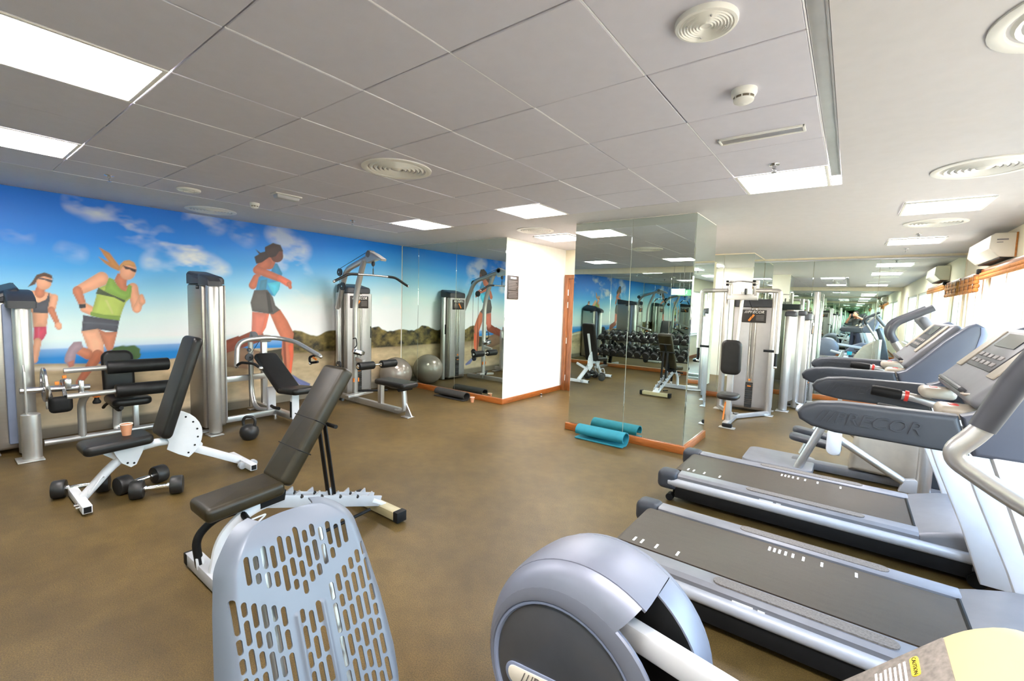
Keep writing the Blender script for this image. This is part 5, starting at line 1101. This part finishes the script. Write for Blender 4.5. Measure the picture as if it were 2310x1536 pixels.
# ------------------------------------------------------------------ photographer, seen in the far mirror
def body():
    F = Vector((CF.x, CF.y, 0)).normalized(); Rr = Vector((F.y, -F.x, 0)); O = Vector((0, 0, 0)) - F * .235
    P = lambda r, f, z: O + Rr * r + F * f + Vector((0, 0, z))
    J = {'pel': (P(0, -.06, .95), .145), 'waist': (P(0, -.07, 1.10), .13), 'chest': (P(0, -.08, 1.28), .15), 'neckb': (P(0, -.05, 1.44), .07), 'neck': (P(0, .0, 1.50), .055),
         'sl': (P(-.18, -.06, 1.39), .062), 'sr': (P(.18, -.06, 1.39), .062), 'el': (P(-.30, .08, 1.30), .045), 'er': (P(.33, .06, 1.42), .045), 'wl': (P(-.09, .17, 1.53), .03), 'wr': (P(.10, .16, 1.57), .03),
         'hl': (P(-.1, -.06, .90), .10), 'hr': (P(.1, -.06, .90), .10), 'kl': (P(-.11, -.02, .50), .068), 'kr': (P(.11, -.02, .50), .068), 'al': (P(-.12, -.06, .09), .045), 'ar': (P(.12, -.06, .09), .045), 'tl': (P(-.14, .08, .04), .038), 'tr': (P(.14, .08, .04), .038)}
    E = [('pel', 'waist'), ('waist', 'chest'), ('chest', 'neckb'), ('neckb', 'neck'), ('neckb', 'sl'), ('neckb', 'sr'), ('sl', 'el'), ('sr', 'er'), ('el', 'wl'), ('er', 'wr'), ('pel', 'hl'), ('pel', 'hr'), ('hl', 'kl'), ('hr', 'kr'), ('kl', 'al'), ('kr', 'ar'), ('al', 'tl'), ('ar', 'tr')]
    t = thing('person', 'person in dark shirt raising a camera with both arms, reflected in the far mirror', 'person', (O.x, O.y, 0))
    def skin(name, keys, edges, m, sub=2):
        me = bpy.data.meshes.new(name); ks = list(keys); me.from_pydata([J[k][0] - Vector((O.x, O.y, 0)) for k in ks], [(ks.index(a), ks.index(b)) for a, b in edges], [])
        o = bpy.data.objects.new(name, me); COL.objects.link(o); md = o.modifiers.new('s', 'SKIN'); sv = me.skin_vertices[0].data
        for i, k in enumerate(ks): sv[i].radius = (J[k][1], J[k][1]); sv[i].use_root = (i == 0)
        o.modifiers.new('u', 'SUBSURF').levels = sub; bpy.context.view_layer.update()
        nm = bpy.data.meshes.new_from_object(o.evaluated_get(bpy.context.evaluated_depsgraph_get())); bpy.data.objects.remove(o); nm.materials.clear()
        return nm
    me = skin('body', J.keys(), E, 'skin')
    for n in ('skin', 'shirt', 'trousers'): me.materials.append(MATS[n])
    for p in me.polygons:
        c = p.center + Vector((O.x, O.y, 0)); rel = (c - O); lat = abs(rel.dot(Rr)); fw = rel.dot(F)
        p.use_smooth = True; p.material_index = 2 if c.z < .97 else (1 if c.z < 1.47 and lat < .245 and fw < .06 else 0)
    o = bpy.data.objects.new('body', me); COL.objects.link(o); o.parent = t
    hc = P(0, .04, 1.605)
    MB().ball(hc, .1, 24, (.78, .95, 1.18)).ball(hc + F * .085 + Vector((0, 0, -.02)), .018, 10).ball(hc - Rr * .08, .02, 8).ball(hc + Rr * .08, .02, 8).done('head', 'skin', t)
    MB().ball(hc - F * .022 + Vector((0, 0, .035)), .105, 24, (.84, .9, 1.02)).done('hair', 'hair', t)
    for s in (-1, 1): MB().ball(hc + F * .085 + Rr * s * .03 + Vector((0, 0, .01)), .011, 8).done('eye', 'black', t)
    for s in (-1, 1):
        h = MB(); w_ = J['wl' if s < 0 else 'wr'][0]; c = P(s * .085, .185, 1.59); h.ball((w_ + c) / 2, .036, 12, (.8, .8, 1.1))
        for k in range(4): h.tube(fil([c + Vector((0, 0, .03 - .02 * k)), c + F * .02 - Rr * s * .012 + Vector((0, 0, .03 - .02 * k)), c + F * .026 - Rr * s * .05 + Vector((0, 0, .028 - .019 * k))], .015, 3), [.010] * 5 + [.008], 8)
        h.tube([c - F * .01 + Vector((0, 0, -.02)), c - F * .012 - Rr * s * .03 + Vector((0, 0, -.03)), c - F * .01 - Rr * s * .055 + Vector((0, 0, -.03))], [.012, .011, .009], 8); h.done('hand', 'skin', t)
    c = thing('photo_camera', 'black camera held in front of the photographer face', 'camera', tuple(P(0, .175, 1.55)))
    rot = (0, 0, math.atan2(Rr.y, Rr.x))
    MB().box(P(0, .175, 1.595), (.13, .045, .09), rot=rot, bev=.012, seg=3).box(P(0, .172, 1.648), (.05, .04, .03), rot=rot, bev=.01).done('camera_body', 'black', c)
    MB().cyl(P(0, .19, 1.59), P(0, .222, 1.59), .036, 20, bev=.004).done('lens_barrel', 'dark_plastic', c)
body()
